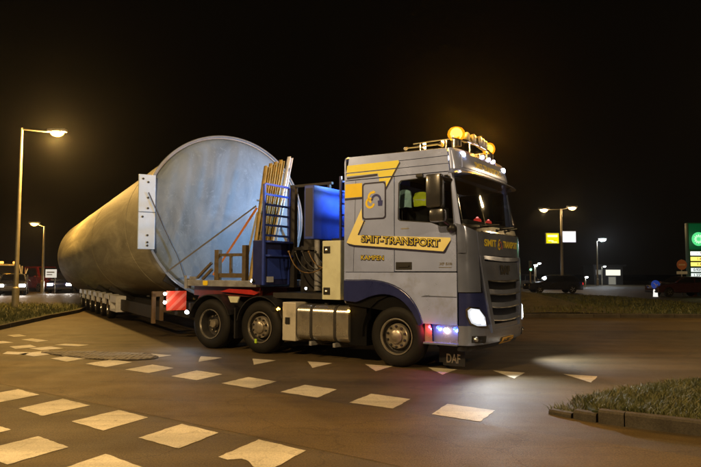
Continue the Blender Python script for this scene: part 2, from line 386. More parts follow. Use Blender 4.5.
def kerb_line(parent, pts, width, h, length=1.0, name="kerb_stone", inset=0.0):
    """separate kerb stones along a polyline, thickness to the left of travel"""
    acc = []
    for a, c in zip(pts, pts[1:]):
        a, c = Vector(a), Vector(c); L_ = (c - a).length; k = max(1, round(L_ / length)); d = (c - a) / k
        nrm = Vector((-d.y, d.x)).normalized()
        for i in range(k):
            p, q = a + d * i, a + d * (i + 1); g = d.normalized() * 0.006
            p, q = p + g, q - g; zj = random.uniform(-.006, .006)
            o2 = [p, q, q + nrm * width, p + nrm * width]
            b = MB(); ch = 0.02; j = Vector((random.uniform(-.006, .006), random.uniform(-.006, .006)))
            o2 = [v + j for v in o2]
            inn = [o2[0] + nrm * ch, o2[1] + nrm * ch, o2[2], o2[3]]
            b.add([(v.x, v.y, -.02) for v in o2] + [(v.x, v.y, h - ch + zj) for v in o2] + [(v.x, v.y, h + zj) for v in inn],
                  [(0, 1, 5, 4), (1, 2, 6, 5), (2, 3, 7, 6), (3, 0, 4, 7), (4, 5, 9, 8), (5, 6, 10, 9), (6, 7, 11, 10), (7, 4, 8, 11), (8, 9, 10, 11)])
            b.build(name, KERB, parent)
isl_poly = [(2.60, 6.95), (2.55, 6.60), (2.80, 6.40), (3.40, 6.03), (5.6, 4.6), (9.0, 2.4), (12, 5.8), (8, 8.2), (5.6, 8.75), (4.6, 8.4), (4.1, 8.22), (3.55, 7.9), (2.85, 7.45)]
isl = raised("traffic_island", isl_poly, 0.11, TURF)
kerb_line(isl, [(2.18, 6.90), (2.36, 6.69)], 0.10, 0.05, 0.45)
kerb_line(isl, [(2.37, 6.68), (2.55, 6.50)], 0.11, 0.095, 0.45)
kerb_line(isl, [(2.56, 6.49), (2.77, 6.34), (3.37, 5.97), (5.6, 4.53), (9.0, 2.33)], 0.12, 0.14, 0.85)
def hump_isl(x, y): return 0.03 * np.clip((x - 2.6) / 2.5, 0, 1) - 0.095 * np.clip((2.62 - x) / 0.12, 0, 1)
grass("grass", [(2.20, 7.0), (2.40, 6.72), (2.85, 6.47), (3.45, 6.1), (5.6, 4.72), (9.0, 2.6), (12, 5.7), (8, 8.1), (5.6, 8.68), (4.6, 8.33), (4.1, 8.15), (3.55, 7.83), (2.85, 7.38), (2.4, 7.2)], 70000, 0.066, 0.010, 0.10,
      "rough dark green grass on the kerbed traffic island in the foreground", hump_isl)
verge_poly = [(-9.4, 16.4), (-10.1, 20.9), (-10.4, 23.6), (-11.4, 27.2), (-16, 28.3), (-42, 29.0), (-42, 13), (-15, 13.2), (-10.6, 14.9)]
vg = raised("verge", verge_poly, 0.09, TURF)
kerb_line(vg, [(-11.5, 27.3), (-10.45, 23.6), (-10.15, 20.9), (-9.42, 16.35), (-10.6, 14.8)], 0.12, 0.12, 1.0)
grass("grass", [(-9.6, 16.5), (-10.3, 20.9), (-10.6, 23.6), (-11.6, 27.1), (-16, 28.1), (-26, 28.7), (-26, 15), (-15, 13.4), (-10.7, 15.1)], 26000, 0.16, 0.022, 0.085, "grass on the left roadside verge under the street lamps")
berm_poly = [(4.9, 22.0), (12.4, 22.0), (17.0, 22.3), (17.2, 30), (17.0, 38.4), (14, 46), (5, 46), (3.5, 34)]
bermh = lambda x, y: 0.62 * np.exp(-((x - 7.6) / 1.9) ** 2 - ((y - 27.5) / 3.2) ** 2)
bm_ = raised("berm", berm_poly, 0.12, TURF)
bk = MB(); gx, gy = np.linspace(4.2, 12, 28), np.linspace(22.3, 36, 28)
for yy in gy:
    for xx in gx: bk.v.append((xx, yy, 0.115 + float(bermh(xx, yy)) + 0.02 * math.sin(xx * 5 + yy * 3) * min(1, float(bermh(xx, yy)) * 6)))
bk.f = [(j * 28 + i, j * 28 + i + 1, j * 28 + i + 29, j * 28 + i + 28) for j in range(27) for i in range(27)]
tag(bk.build("earth_bank", ground_mat("bank_soil", (0.06, 0.05, 0.025), (0.13, 0.105, 0.05), 0.95, 1.5, 0.6), None, smooth=60), kind="structure")
kerb_line(bm_, [(4.8, 21.9), (12.4, 21.9), (17.1, 22.2), (17.3, 30), (17.1, 38.4), (14, 46.1)], 0.12, 0.14, 1.0)
grass("grass", [(5.1, 22.2), (12.4, 22.2), (16.8, 22.5), (16.9, 38.3), (13.9, 45.8), (5.2, 45.8), (3.8, 34)], 16000, 0.10, 0.035, 0.11, "dark grass strip between the crossroads and the far parked cars", lambda x, y: bermh(x, y) - 0.06 * (bermh(x, y) > 0.18))

# ------------------------------------------------------------------ street lamps
SODIUM = (1.0, 0.56, 0.14); WARM = (1.0, 0.66, 0.29); COLD = (0.85, 0.93, 1.0)
POLE = mat("lamp_pole_paint", (0.30, 0.27, 0.20), 0.5, 0.3, var=0.15, dirt=0.3)
def street_lamp(label, x, y, h, arms, color, power, lens=60, group="street lamps", light=True, pr=0.09, hs=1.0):
    t = thing("street_lamp", label, "street lamp", (x, y, 0), 0, group)
    b = MB(); b.lathe([(pr * 1.5, 0), (pr * 1.5, 0.9), (pr, 0.95), (pr * 0.6, h)], 14); b.build("pole", POLE, t, smooth=40)
    MB().lathe([(pr * 2.4, -0.02), (pr * 2.4, 0.03), (pr * 1.6, 0.05)], 14).build("base_plate", GREY, t)
    for ax, ay, dz in arms:
        L_ = math.hypot(ax, ay); ux, uy = ax / L_, ay / L_; e = (ax, ay, h + dz)
        MB().tube([(0, 0, h - 0.05), (ax * 0.85, ay * 0.85, h + dz)], 0.035).build("arm", POLE, t, smooth=40)
        M = Matrix.Translation(e) @ Matrix.Rotation(math.atan2(uy, ux), 4, 'Z')
        hd = MB().box(-0.34 * hs, 0.34 * hs, -0.13 * hs, 0.13 * hs, 0.0, 0.12 * hs, M, ch=0.04 * hs).build("lamp_head", GREY, t, smooth=40)
        MB().sphere((0, 0, 0), 0.27 * hs, 16, 6, (1, 0.55, 0.6), -90, 10).build("lens", emis("lens_%s_%d" % (str(color), lens), color, lens), hd).matrix_local = M
        if light:
            ld = bpy.data.lights.new("street_light", 'POINT'); ld.energy = power; ld.color = color; ld.shadow_soft_size = 0.14
            lo = bpy.data.objects.new("street_light", ld); col.objects.link(lo); lo.parent = t; lo.location = (e[0], e[1], e[2] - 0.28 * hs)
    return t
street_lamp("tall street lamp at far left beside the tank's tail, its amber head over the road", -13.51, 25.0, 7.45, [(1.45, 0, -0.17)], SODIUM, 3300, 7, hs=1.1)
street_lamp("shorter amber street lamp second from left behind the tank's tail", -22.4, 45.0, 4.9, [(-0.75, 0, 0.2)], SODIUM, 500, 6, hs=1.1)
street_lamp("double headed street lamp carrying a yellow and a white lit advertising box", 21.26, 62.0, 8.1, [(-1.8, -0.2, -0.1), (1.2, 0.2, 0.15)], WARM, 330, 6, pr=0.16, hs=1.6)
street_lamp("cold white street lamp right of the advertising boxes", 32.0, 80.0, 5.8, [(0.75, 0, 0.25)], COLD, 380, 120, pr=0.11, hs=1.6)
# street lamps go on round the crossing, outside the frame
street_lamp("amber street lamp near the camera at left, outside the photo", -13.0, 7.5, 7.4, [(1.45, 0.1, -0.1)], WARM, 1500, 90)
street_lamp("amber street lamp near the camera at right, outside the photo", 9.5, -3.5, 7.4, [(-1.45, 0.6, -0.1)], WARM, 2600, 90)
street_lamp("amber street lamp past the right edge beyond the grass island, added unseen to light the road", 16.5, 19.5, 7.4, [(-1.45, -0.3, -0.1)], WARM, 1000, 90)  # unseen lamp added to brighten the road at right
street_lamp("amber street lamp behind the camera, outside the photo", -6.8, 1.4, 8.4, [(1.6, 0.2, -0.1)], WARM, 3300, 90)
# ------------------------------------------------------------------ the lorry tractor
YAW = 0.5816
truck = thing("tractor_truck", "silver and yellow heavy haulage lorry tractor with lit headlamp and roof beacons pulling the tank", "truck", (1.4347, 11.2747, 0), -YAW)
W = 1.24; NS = 3.0
PZ = [.36, .45, .62, 1.3, 2.2, 2.35, 3.12, 3.3, 3.5, 3.6]
PXS = [1.05, 1.09, 1.09, 1.09, 1.08, 1.06, .98, .965, .95, .92]
PXF = [1.36, 1.45, 1.46, 1.43, 1.39, 1.34, 1.17, 1.16, 1.10, 1.03]
def xs(z): return float(np.interp(z, PZ, PXS))
def xf(z): return float(np.interp(z, PZ, PXF))
def fpt(th, z, off=0.0):
    def raw(t):
        s_, c_ = math.sin(R(t)), max(0.0, math.cos(R(t)))
        return Vector((xs(z) + (xf(z) - xs(z)) * c_ ** (2 / NS), math.copysign(W * abs(s_) ** (2 / NS), s_), z))
    p = raw(th)
    if off:
        a, b = raw(max(-89.9, th - 1.5)), raw(min(89.9, th + 1.5)); d = b - a
        n = Vector((d.y, -d.x, 0))
        if n.length > 1e-6: n.normalize(); p = p + n * off
    return p
def fy2th(y): return math.degrees(math.copysign(math.asin(min(1, abs(y) / W) ** (NS / 2)), y))
def fpanel(mb, quad, off=0.0, th=0.02, nu=14, nv=6):
    """panel on the cab front between four (theta, z) corners: bottom-left, bottom-right, top-right, top-left"""
    (a, b, c, d) = quad; vs = []; fs = []
    for k, o in enumerate((off, off - th)):
        for j in range(nv + 1):
            for i in range(nu + 1):
                u, v = i / nu, j / nv
                t = (a[0] * (1 - u) + b[0] * u) * (1 - v) + (d[0] * (1 - u) + c[0] * u) * v
                z = (a[1] * (1 - u) + b[1] * u) * (1 - v) + (d[1] * (1 - u) + c[1] * u) * v
                vs.append(tuple(fpt(t, z, o)))
    m = (nu + 1) * (nv + 1); I = lambda i, j: j * (nu + 1) + i
    for j in range(nv):
        for i in range(nu):
            q = (I(i, j), I(i + 1, j), I(i + 1, j + 1), I(i, j + 1)); fs.append(q); fs.append(tuple(x + m for x in reversed(q)))
    for i in range(nu):
        fs.append((I(i, 0), I(i, 0) + m, I(i + 1, 0) + m, I(i + 1, 0))); fs.append((I(i, nv), I(i + 1, nv), I(i + 1, nv) + m, I(i, nv) + m))
    for j in range(nv):
        fs.append((I(0, j), I(0, j + 1), I(0, j + 1) + m, I(0, j) + m)); fs.append((I(nu, j), I(nu, j) + m, I(nu, j + 1) + m, I(nu, j + 1)))
    mb.add(vs, fs); return mb
def fpoly(mb, pts, off, th=0.012):
    """free polygon of (theta, z) on the front, fan from its centre, with depth"""
    n0 = len(pts); P = []
    for i in range(n0):
        a, b = pts[i], pts[(i + 1) % n0]
        for k in range(4): P.append((a[0] + (b[0] - a[0]) * k / 4, a[1] + (b[1] - a[1]) * k / 4))
    n = len(P); c = (sum(p[0] for p in P) / n, sum(p[1] for p in P) / n)
    rings = [[(c[0] + (p[0] - c[0]) * s, c[1] + (p[1] - c[1]) * s) for p in P] for s in (1, .66, .33)]
    vs = [tuple(fpt(t, z, off - th)) for t, z in P]
    for r in rings: vs += [tuple(fpt(t, z, off)) for t, z in r]
    vs.append(tuple(fpt(c[0], c[1], off)))
    fs = []
    for r in range(3):
        for i in range(n): fs.append((r * n + i, r * n + (i + 1) % n, (r + 1) * n + (i + 1) % n, (r + 1) * n + i))
    for i in range(n): fs.append((3 * n + i, 3 * n + (i + 1) % n, 4 * n))
    mb.add(vs, fs); return mb
def SR(off): return lambda a, b, d=0: (a, -W - off + d, b)      # right-hand side plane, depth d goes inwards
def SL(off): return lambda a, b, d=0: (a, W + off - d, b)
XR = -1.03
# arch curve (outer edge of the blue wheel-arch band) and opening
arch_out = [(-1.03, 1.43)] + bez((-0.75, 1.43), (0.30, 1.50), (0.50, 0.74), 12)
win = [(0.05, 2.45), (0.09, 2.42), (0.64, 2.365), (0.80, 2.30), (1.035, 2.30), (0.985, 3.06), (0.93, 3.10), (0.11, 3.075), (0.065, 3.03)]
for side_, F in (("r", SR), ("l", SL)):
    bp = [(XR, 1.565), (-0.035, 1.565), (-0.035, 3.155), (XR, 3.155)]
    lv = [] if side_ == "l" else []
    MB().plate(bp, lv, F(0.0), 0.03).build("sleeper_side_panel", SILVER, truck)
    door = [(-0.02, 1.575), (1.083, 1.575), (1.078, 2.2), (1.05, 2.36), (0.985, 3.155), (-0.02, 3.155)]
    d = MB().plate(door, [win], F(0.0), 0.03).build("door", SILVER, truck)
    MB().plate([(0.0, 1.60), (0.30, 1.60), (0.30, 1.725), (0.0, 1.725)], [], F(0.004), 0.01).build("handle_recess", BLACK, d)
    MB().plate(rrect(0.04, 0.25, 1.645, 1.685, 0.015), [], F(0.02), 0.012).build("handle", BLACK, d)
    MB().plate(win, [], lambda a, b, dd, F=F: F(-0.018)(a, b, dd), 0.004).build("side_window", GLASS, d)
    # window rubber
    wo = [(a + (0.012 if a > .5 else -0.012), b + (0.012 if b > 2.7 else -0.012)) for a, b in win]
    MB().plate(wo, [win], F(0.003), 0.012).build("window_rubber", BLACK, d)
    MB().plate(rrect(0.10, 0.245, 2.268, 2.288, 0.009), [], F(0.004), 0.006).build("door_badge", ALU, d)
    low = [(1.085, 1.555), (XR, 1.555)] + arch_out + [(1.085, 0.735)]
    MB().plate(low, [], F(0.0), 0.03).build("lower_side_panel", SILVERLOW, truck)
    crease = bez((0.46, 1.165), (0.56, 1.205), (0.64, 1.185), 4) + [(1.08, 1.18), (1.08, 1.165), (0.64, 1.168)]
    MB().plate(crease, [], F(0.005), 0.006).build("crease_trim", SILVER2, truck)
    # three roof strips with grooves
    for i, (za, zb) in enumerate(((3.17, 3.288), (3.298, 3.412), (3.422, 3.575))):
        pl = [(XR + 0.02 * i + (0.03 if i == 2 else 0), za), (xs(za) - 0.005, za), (xs(zb) - 0.005, zb - (0.035 if i == 2 else 0)), (XR + 0.04 + 0.03 * i, zb + (0.0 if i < 2 else 0))]
        MB().plate(pl, [], F(0.0), 0.03).build("roof_side_strip", SILVER, truck)
    # blue wheel arch with flared lip
    wa_in = [(-0.78, 1.04)] + bez((-0.66, 1.08), (0.10, 1.42), (0.42, 0.70), 12)
    ao = [(-1.03, 1.42), (-1.03, 1.06)] + wa_in + list(reversed([(a, b - 0.008) for a, b in arch_out[1:]]))
    MB().plate(ao, [], F(0.02), 0.06).build("wheel_arch", NAVY, truck, bevel=0.012)
# dark inner shell behind the gaps, floor, back wall
b = MB()
for s in (-1, 1):
    y = s * (W - 0.035)
    b.plate([(XR + .01, 1.0), (1.07, 0.78), (1.07, 1.58), (-0.03, 1.58), (-0.03, 3.5), (XR + .02, 3.5)], [], lambda a, c, d, y=y, s=s: (a, y - s * d, c), 0.01)
    b.plate([(-0.03, 3.12), (0.97, 3.12), (0.93, 3.5), (-0.03, 3.5)], [], lambda a, c, d, y=y, s=s: (a, y - s * d, c), 0.01)
b.box(-0.98, 1.05, -1.18, 1.18, 1.32, 1.36)
b.build("inner_shell", SEAM, truck)
b = MB().plate(rrect(-1.235, 1.235, 1.0, 3.60, 0.1), [], lambda a, c, d: (XR + d - 0.005, a, c), 0.025); b.build("cab_back", SILVER, truck)
# roof skin: crowned, running to the front cap
vs, fs = [], []; nx, ny = 16, 16
for i in range(nx + 1):
    u = i / nx; x = (XR + 0.03) + u * (1.0 - XR - 0.03)
    for j in range(ny + 1):
        y = -W + 2 * W * j / ny; e = abs(y) / W
        zc = 3.575 - 0.035 * u + 0.10 * (1 - e ** 4) - 0.03 * (1 - min(1, u * 8)) ** 2 - 0.05 * max(0, (u - 0.85) / 0.15) ** 2
        xx = min(x, xs(3.5) + (xf(3.6) - 0.0 - xs(3.5)) * (1 - e ** 3) ** (1 / 3) if e < 1 else xs(3.5)) if u > 0.9 else x
        vs.append((xx, y * (1 - 0.004), zc))
for i in range(nx):
    for j in range(ny): a = i * (ny + 1) + j; fs.append((a, a + 1, a + ny + 2, a + ny + 1))
MB().add(vs, fs).build("roof", SILVER, truck, smooth=50)
# front cap above the windscreen
b = fpanel(MB(), ((-89, 3.17), (89, 3.17), (89, 3.50), (-89, 3.50)), 0.0, 0.03, 40, 5)
fpanel(b, ((-89, 3.50), (89, 3.50), (89, 3.60), (-89, 3.54)), 0.0, 0.03, 40, 3)
b.build("front_cap", SILVER, truck, smooth=45)
cap_light = fpanel(MB(), ((-52, 3.24), (52, 3.24), (48, 3.47), (-48, 3.47)), 0.012, 0.014, 24, 4).build("cap_panel", SILVER, truck, smooth=40)
def FT(z0, off): 
    def f(a, b): return tuple(fpt(fy2th(max(-1.2, min(1.2, a))), z0 + b, off))
    return f
lettering("cap_lettering", "SMIT TRANSPORT", 0.14, FT(3.335, 0.018), GOLD, cap_light, 0.004, width=1.25)
# sun visor wing
b = MB(); vs, fs = [], []; n = 28
for i in range(n + 1):
    t = -88 + 176 * i / n; p0 = fpt(t, 3.21, 0.0); p1 = fpt(t, 3.14, 0.13 + 0.05 * math.cos(R(t))); p1.z = 3.125
    dn = Vector((0, 0, -0.018))
    vs += [tuple(p0), tuple(p1), tuple(p1 + dn), tuple(p0 + dn * 2)]
for i in range(n):
    for k in range(4): fs.append((i * 4 + k, i * 4 + (k + 1) % 4, i * 4 + 4 + (k + 1) % 4, i * 4 + 4 + k))
fs += [(0, 1, 2, 3), tuple(4 * n + k for k in (3, 2, 1, 0))]
MB().add(vs, fs).build("sun_visor", SILVER2, truck, smooth=40)
# windscreen
fpanel(MB(), ((-86, 2.32), (86, 2.32), (86, 3.16), (-86, 3.16)), -0.012, 0.006, 44, 8).build("windscreen", GLASS, truck, smooth=60)
for s in (-1, 1):
    fpanel(MB(), ((min(s * 90, s * 80), 2.28), (max(s * 90, s * 80), 2.28), (max(s * 90, s * 80), 3.17), (min(s * 90, s * 80), 3.17)), 0.0, 0.03, 4, 8).build("windscreen_pillar", SILVER, truck, smooth=50)
wl_ = MB()
for (ya, yb) in ((-0.85, -0.1), (-0.05, 0.7), (0.35, 1.0)):
    pa, pb = fpt(fy2th(ya), 2.30, 0.03), fpt(fy2th(yb), 2.37, 0.03)
    wl_.tube([tuple(pa), tuple(pb)], 0.012, 6); wl_.sphere(tuple(pa), 0.03, 8, 6)
wl_.build("wiper", BLACK, truck)
# cowl, text panel, grille
fpanel(MB(), ((-89.5, 2.20), (89.5, 2.20), (89.5, 2.33), (-89.5, 2.33)), -0.02, 0.03, 40, 3).build("wiper_cowl", BLACK, truck, smooth=50)
fp = fpanel(MB(), ((-44, 1.83), (44, 1.83), (46, 2.20), (-46, 2.20)), 0.015, 0.03, 26, 5).build("front_panel", SILVER2, truck, smooth=40)
lettering("front_lettering", "SMIT", 0.15, lambda a, b: FT(2.03, 0.020)(a - 0.60, b), GOLD, fp, 0.006, width=0.46)
lettering("front_lettering", "TRANSPORT", 0.15, lambda a, b: FT(2.03, 0.020)(a + 0.35, b), GOLD, fp, 0.006, width=0.80)
fpanel(MB(), ((fy2th(-0.86), 2.205), (fy2th(0.86), 2.205), (fy2th(0.86), 2.225), (fy2th(-0.86), 2.225)), 0.025, 0.03, 20, 1).build("panel_lip", CHROME, truck, smooth=40)
def emblem(prefix, place, s, parent, dark):
    """two interlocking hooked arrows, gold and blue"""
    def arc(cx, cy, r, a0, a1, wd, n=16):
        P = [(cx + (r + wd / 2) * math.cos(R(a0 + (a1 - a0) * i / n)), cy + (r + wd / 2) * math.sin(R(a0 + (a1 - a0) * i / n))) for i in range(n + 1)]
        Q = [(cx + (r - wd / 2) * math.cos(R(a0 + (a1 - a0) * i / n)), cy + (r - wd / 2) * math.sin(R(a0 + (a1 - a0) * i / n))) for i in range(n + 1)]
        return P, Q
    def put(mb, cx, cy, r, a0, a1, wd):
        P, Q = arc(cx, cy, r, a0, a1, wd); n = len(P)
        mb.add([place(a * s, b * s) for a, b in P + Q], [(i, i + 1, n + i + 1, n + i) for i in range(n - 1)])
    g = MB(); put(g, -0.32, -0.30, 0.46, 60, 350, 0.24); put(g, 0.02, 0.28, 0.52, 90, 250, 0.24)
    g.add([place(a * s, b * s) for a, b in ((0.02, 0.62), (0.02, 1.02), (0.36, 0.80))], [(0, 1, 2)])
    g.build(prefix + "_gold", YEL2, parent)
    g = MB(); put(g, 0.40, -0.02, 0.50, -10, 185, 0.24)
    g.add([place(a * s, b * s) for a, b in ((0.60, -0.10), (1.20, -0.10), (1.14, -0.66), (0.66, -0.66))], [(0, 1, 2, 3)])
    g.build(prefix + "_blue", dark, parent)
emblem("emblem", lambda a, b: FT(2.02, 0.021)(a - 0.22, b), 0.10, fp, mat("red_decal", (0.35, 0.05, 0.05), 0.4))
# grille surround: slats with dark openings between
gq = fpanel(MB(), ((fy2th(-0.60), 0.64), (fy2th(0.60), 0.64), (fy2th(0.90), 1.84), (fy2th(-0.90), 1.84)), -0.05, 0.02, 20, 8).build("grille_mesh", SEAM, truck, smooth=40)
hw = lambda z: 0.62 + (z - 0.64) * 0.235
def slat(z0, z1, m, off, nm, k=1.0, curve=0.0):
    b = MB(); vs = []; fs = []; n = 24
    for i in range(n + 1):
        u = -1 + 2 * i / n; a0, a1 = u * hw(z0) * k, u * hw(z1) * k; dz = curve * (u * u)
        p = [fpt(fy2th(a0), z0 + dz, off), fpt(fy2th(a1), z1 + dz, off - 0.02), fpt(fy2th(a1), z1 + dz + .004, off - 0.07), fpt(fy2th(a0), z0 + dz - .01, off - 0.07)]
        vs += [tuple(q) for q in p]
    for i in range(n):
        for q in range(4): fs.append((i * 4 + q, i * 4 + (q + 1) % 4, i * 4 + 4 + (q + 1) % 4, i * 4 + 4 + q))
    return b.add(vs, fs).build(nm, m, truck, smooth=35)
slat(1.43, 1.73, SILVER2, 0.02, "logo_panel", 0.98, 0.015)
lettering("grille_logo", "DAF", 0.19, lambda a, b: FT(1.595, 0.022)(a - 0.02, b), BLACK, truck, 0.014, width=0.46)
for z in (1.745, 1.20, 0.99, 0.78): slat(z, z + 0.07, SILVER2, 0.025, "grille_slat", 1.0, 0.03)
for z in (1.395, 1.180, 0.970, 0.760): slat(z, z + 0.03, CHROME, 0.03, "grille_trim", 0.98, 0.03)
for s in (-1, 1):
    q = ((fy2th(-0.70), 0.60), (fy2th(-0.585), 0.60), (fy2th(-0.875), 1.83), (fy2th(-0.97), 1.83))
    if s > 0: q = tuple((-t, z) for t, z in (q[1], q[0], q[3], q[2]))
    fpanel(MB(), q, 0.03, 0.07, 4, 10).build("grille_side", SILVER2, truck, smooth=40)
    # corner deflector, headlamp housing, lamp, bumper
    c = lambda a, z: (s * a, z)
    def sq(a, b, c_, d): return (a, b, c_, d) if s < 0 else (b, a, d, c_)
    fpanel(MB(), sq(c(89.5, 1.25), c(43, 1.25), c(46, 2.21), c(89.5, 2.33)), 0.008, 0.03, 14, 8).build("corner_panel", SILVER2, truck, smooth=40)
    fpanel(MB(), sq(c(88, 1.86), c(74, 1.86), c(74, 2.28), c(88, 2.28)), 0.03, 0.02, 6, 5).build("air_deflector", SILVER2, truck, smooth=40)
    fpanel(MB(), sq(c(89, 0.735), c(27, 0.69), c(38, 1.235), c(89, 1.235)), 0.0, 0.03, 18, 6).build("headlamp_housing", NAVY, truck, smooth=40)
    hp = [(s * a, z) for a, z in ((77.5, 0.985), (70, 1.03), (49, 1.015), (36, 0.87), (32.8, 0.68), (52, 0.705), (69, 0.755), (77, 0.87))]
    fpoly(MB(), [(a * (1.0), z) for a, z in hp], 0.012).build("headlamp_bezel", CHROME, truck, smooth=40)
    hp2 = [(s * a, z) for a, z in ((73, 0.97), (66, 1.005), (50, 0.985), (39, 0.86), (37, 0.72), (54, 0.73), (66, 0.775), (72, 0.87))]
    hl = fpoly(MB(), hp2, 0.022).build("headlamp_lens", emis("headlamp_glow", (0.80, 0.88, 1.0), 0.55), truck, smooth=40)
    hp3 = [(s * a, z) for a, z in ((68, 0.95), (63, 0.98), (52, 0.965), (44, 0.87), (43, 0.78), (54, 0.775), (63, 0.80), (67, 0.87))]
    fpoly(MB(), hp3, 0.03).build("headlamp_core", emis("headlamp_core_glow", (0.95, 0.98, 1.0), 9), hl, smooth=40)
    fpoly(MB(), [(s * a, z) for a, z in ((46, 0.745), (40, 0.75), (40, 0.80), (45, 0.80))], 0.032).build("indicator", emis("indicator_glow", (1.0, 0.9, 0.75), 3), hl, smooth=40)
    p = fpt(s * 52, 0.86, 0.06)
    ld = bpy.data.lights.new("headlamp_light", 'SPOT'); ld.energy = 240; ld.color = (0.9, 0.95, 1.0); ld.spot_size = R(110); ld.spot_blend = 1.0; ld.shadow_soft_size = 0.08
    lo = bpy.data.objects.new("headlamp_light", ld); col.objects.link(lo); lo.parent = truck; lo.location = p + Vector((0.04, 0, 0))
    lo.rotation_euler = Vector((1, -0.7 if s < 0 else 0.1, -0.6)).to_track_quat('-Z', 'Y').to_euler()
    fpanel(MB(), sq(c(66, 0.475), c(36, 0.455), c(36, 0.565), c(66, 0.58)), 0.012, 0.01, 8, 3).build("fog_lamp", BLACK, truck, smooth=40)
    MB().sphere(fpt(s * 58, 0.525, 0.012), 0.045, 10, 6).build("fog_lens", CHROME, truck, smooth=40)
fpanel(MB(), ((-89.5, 0.43), (89.5, 0.43), (89.5, 0.73), (-89.5, 0.73)), 0.006, 0.05, 50, 5).build("bumper", SILVER2, truck, smooth=40)
fpanel(MB(), ((-89, 0.34), (89, 0.34), (89, 0.425), (-89, 0.425)), -0.03, 0.05, 40, 3).build("bumper_lip", BLACK, truck, smooth=40)
fpanel(MB(), ((fy2th(-.58), 0.61), (fy2th(.58), 0.61), (fy2th(.62), 0.66), (fy2th(-.62), 0.66)), 0.03, 0.05, 20, 2).build("bumper_step", SILVER2, truck, smooth=40)
pl = fpanel(MB(), ((fy2th(-.29), 0.385), (fy2th(.23), 0.385), (fy2th(.23), 0.495), (fy2th(-.29), 0.495)), 0.03, 0.012, 8, 2).build("number_plate", mat("plate_yellow", (0.8, 0.48, 0.05), 0.4), truck)
lettering("plate_lettering", "46-BBT-7", 0.09, lambda a, b: FT(0.44, 0.034)(a - 0.03, b), BLACK, pl, 0.003, width=0.42)
# step box under the door with marker lights
b = MB()
b.plate([(0.50, 0.44), (1.07, 0.44), (1.07, 0.735), (0.50, 0.735)], [], SR(-0.06), 0.02); b.build("step_plate", ALU, truck)
MB().box(0.50, 1.09, -1.25, -1.10, 0.415, 0.45, ch=0.008).build("step_tread", SILVER2, truck)
MB().box(0.48, 1.09, -1.20, -0.7, 0.735, 0.76).build("step_top", SEAM, truck)
MB().box(0.48, 1.09, 0.7, 1.245, 0.42, 0.76).build("step_block", SILVER2, truck)
for x, z, cname, cc, e, st in ((0.60, 0.69, "red", (1, 0.04, 0.07), 7, 10), (0.74, 0.685, "blue", (0.05, 0.10, 1), 3, 5), (0.87, 0.655, "white", (1, 0.8, 0.8), 1.2, 30), (1.03, 0.68, "blue", (0.08, 0.15, 1), 3, 6)):
    MB().sphere((x, -1.205, z), 0.028, 10, 6).build("step_light", emis("step_glow_" + cname, cc, st), truck, smooth=60)
    ld = bpy.data.lights.new("step_light_lamp", 'POINT'); ld.energy = e; ld.color = cc; ld.shadow_soft_size = 0.02
    lo = bpy.data.objects.new("step_light_lamp", ld); col.objects.link(lo); lo.parent = truck; lo.location = (x, -1.24, z - 0.03)
MB().box(0.62, 0.90, -0.905, -0.895, 0.10, 0.42).build("mud_flap", BLACK, truck)
mf = MB().plate([(0.70, 0.06), (1.08, 0.06), (1.08, 0.40), (0.70, 0.40)], [], lambda a, c, d: (a, -0.93 + d, c), 0.012).build("mud_flap", BLACK, truck)
lettering("mud_flap_lettering", "DAF", 0.2, lambda a, b: (0.88 + a, -0.936, 0.17 + b), ALU, mf, 0.004, width=0.24)
# ----- livery on the right side (flat print, 3 mm proud) ; the left side gets the mirror image
def decal(name, poly, m, off=0.004):
    for F in (SR, SL):
        b = MB(); b.plate(poly, [], F(off), 0.003); b.build(name, m, truck)
decal("yellow_band", [(-0.975, 3.428), (0.055, 3.428), (0.075, 3.36), (0.045, 3.303), (-0.985, 3.303)], YEL)
decal("yellow_band", [(-0.985, 3.283), (0.03, 3.283), (-0.035, 3.175), (-0.33, 3.175), (-0.345, 3.24), (-0.985, 3.24)], YEL)
decal("blue_line", [(-0.97, 3.185), (-0.36, 3.20), (-0.355, 3.235), (-0.98, 3.22)], LINE, 0.008)
decal("yellow_band", [(-0.32, 3.15), (-0.05, 3.15), (-0.19, 2.98), (-0.19, 3.10), (-0.32, 3.10)], YEL)
decal("amber_block", [(-1.015, 2.86), (-0.665, 2.86), (-0.665, 3.10), (-1.01, 3.10)], YEL2)
decal("blue_line", [(-1.02, 2.815), (-0.665, 2.82), (-0.665, 2.855), (-1.02, 2.85)], LINE)
decal("blue_line", [(0.075, 3.40), (0.09, 3.38), (-0.185, 2.94), (-0.20, 2.97)], LINE, 0.007)
decal("yellow_wedge", [(-0.985, 2.07), (-0.955, 2.045), (-0.76, 2.10), (-0.745, 2.19), (-0.60, 2.42), (-0.66, 2.455), (-0.672, 2.66)], PALEY)
decal("blue_line", [(-0.62, 2.452), (-0.595, 2.445), (-0.725, 2.20), (-0.75, 2.205)], LINE, 0.007)
decal("yellow_banner", [(-0.955, 2.05), (-0.82, 2.025), (0.86, 1.885), (0.985, 2.05), (0.985, 2.105), (-0.755, 2.195), (-0.8, 2.11)], PALEY, 0.005)
decal("blue_line", [(-0.985, 2.075), (-0.93, 2.02), (-0.82, 1.992), (0.875, 1.855), (0.90, 1.87), (1.0, 2.06), (0.985, 2.06), (0.86, 1.89), (-0.82, 2.03), (-0.93, 2.055)], LINE, 0.006)
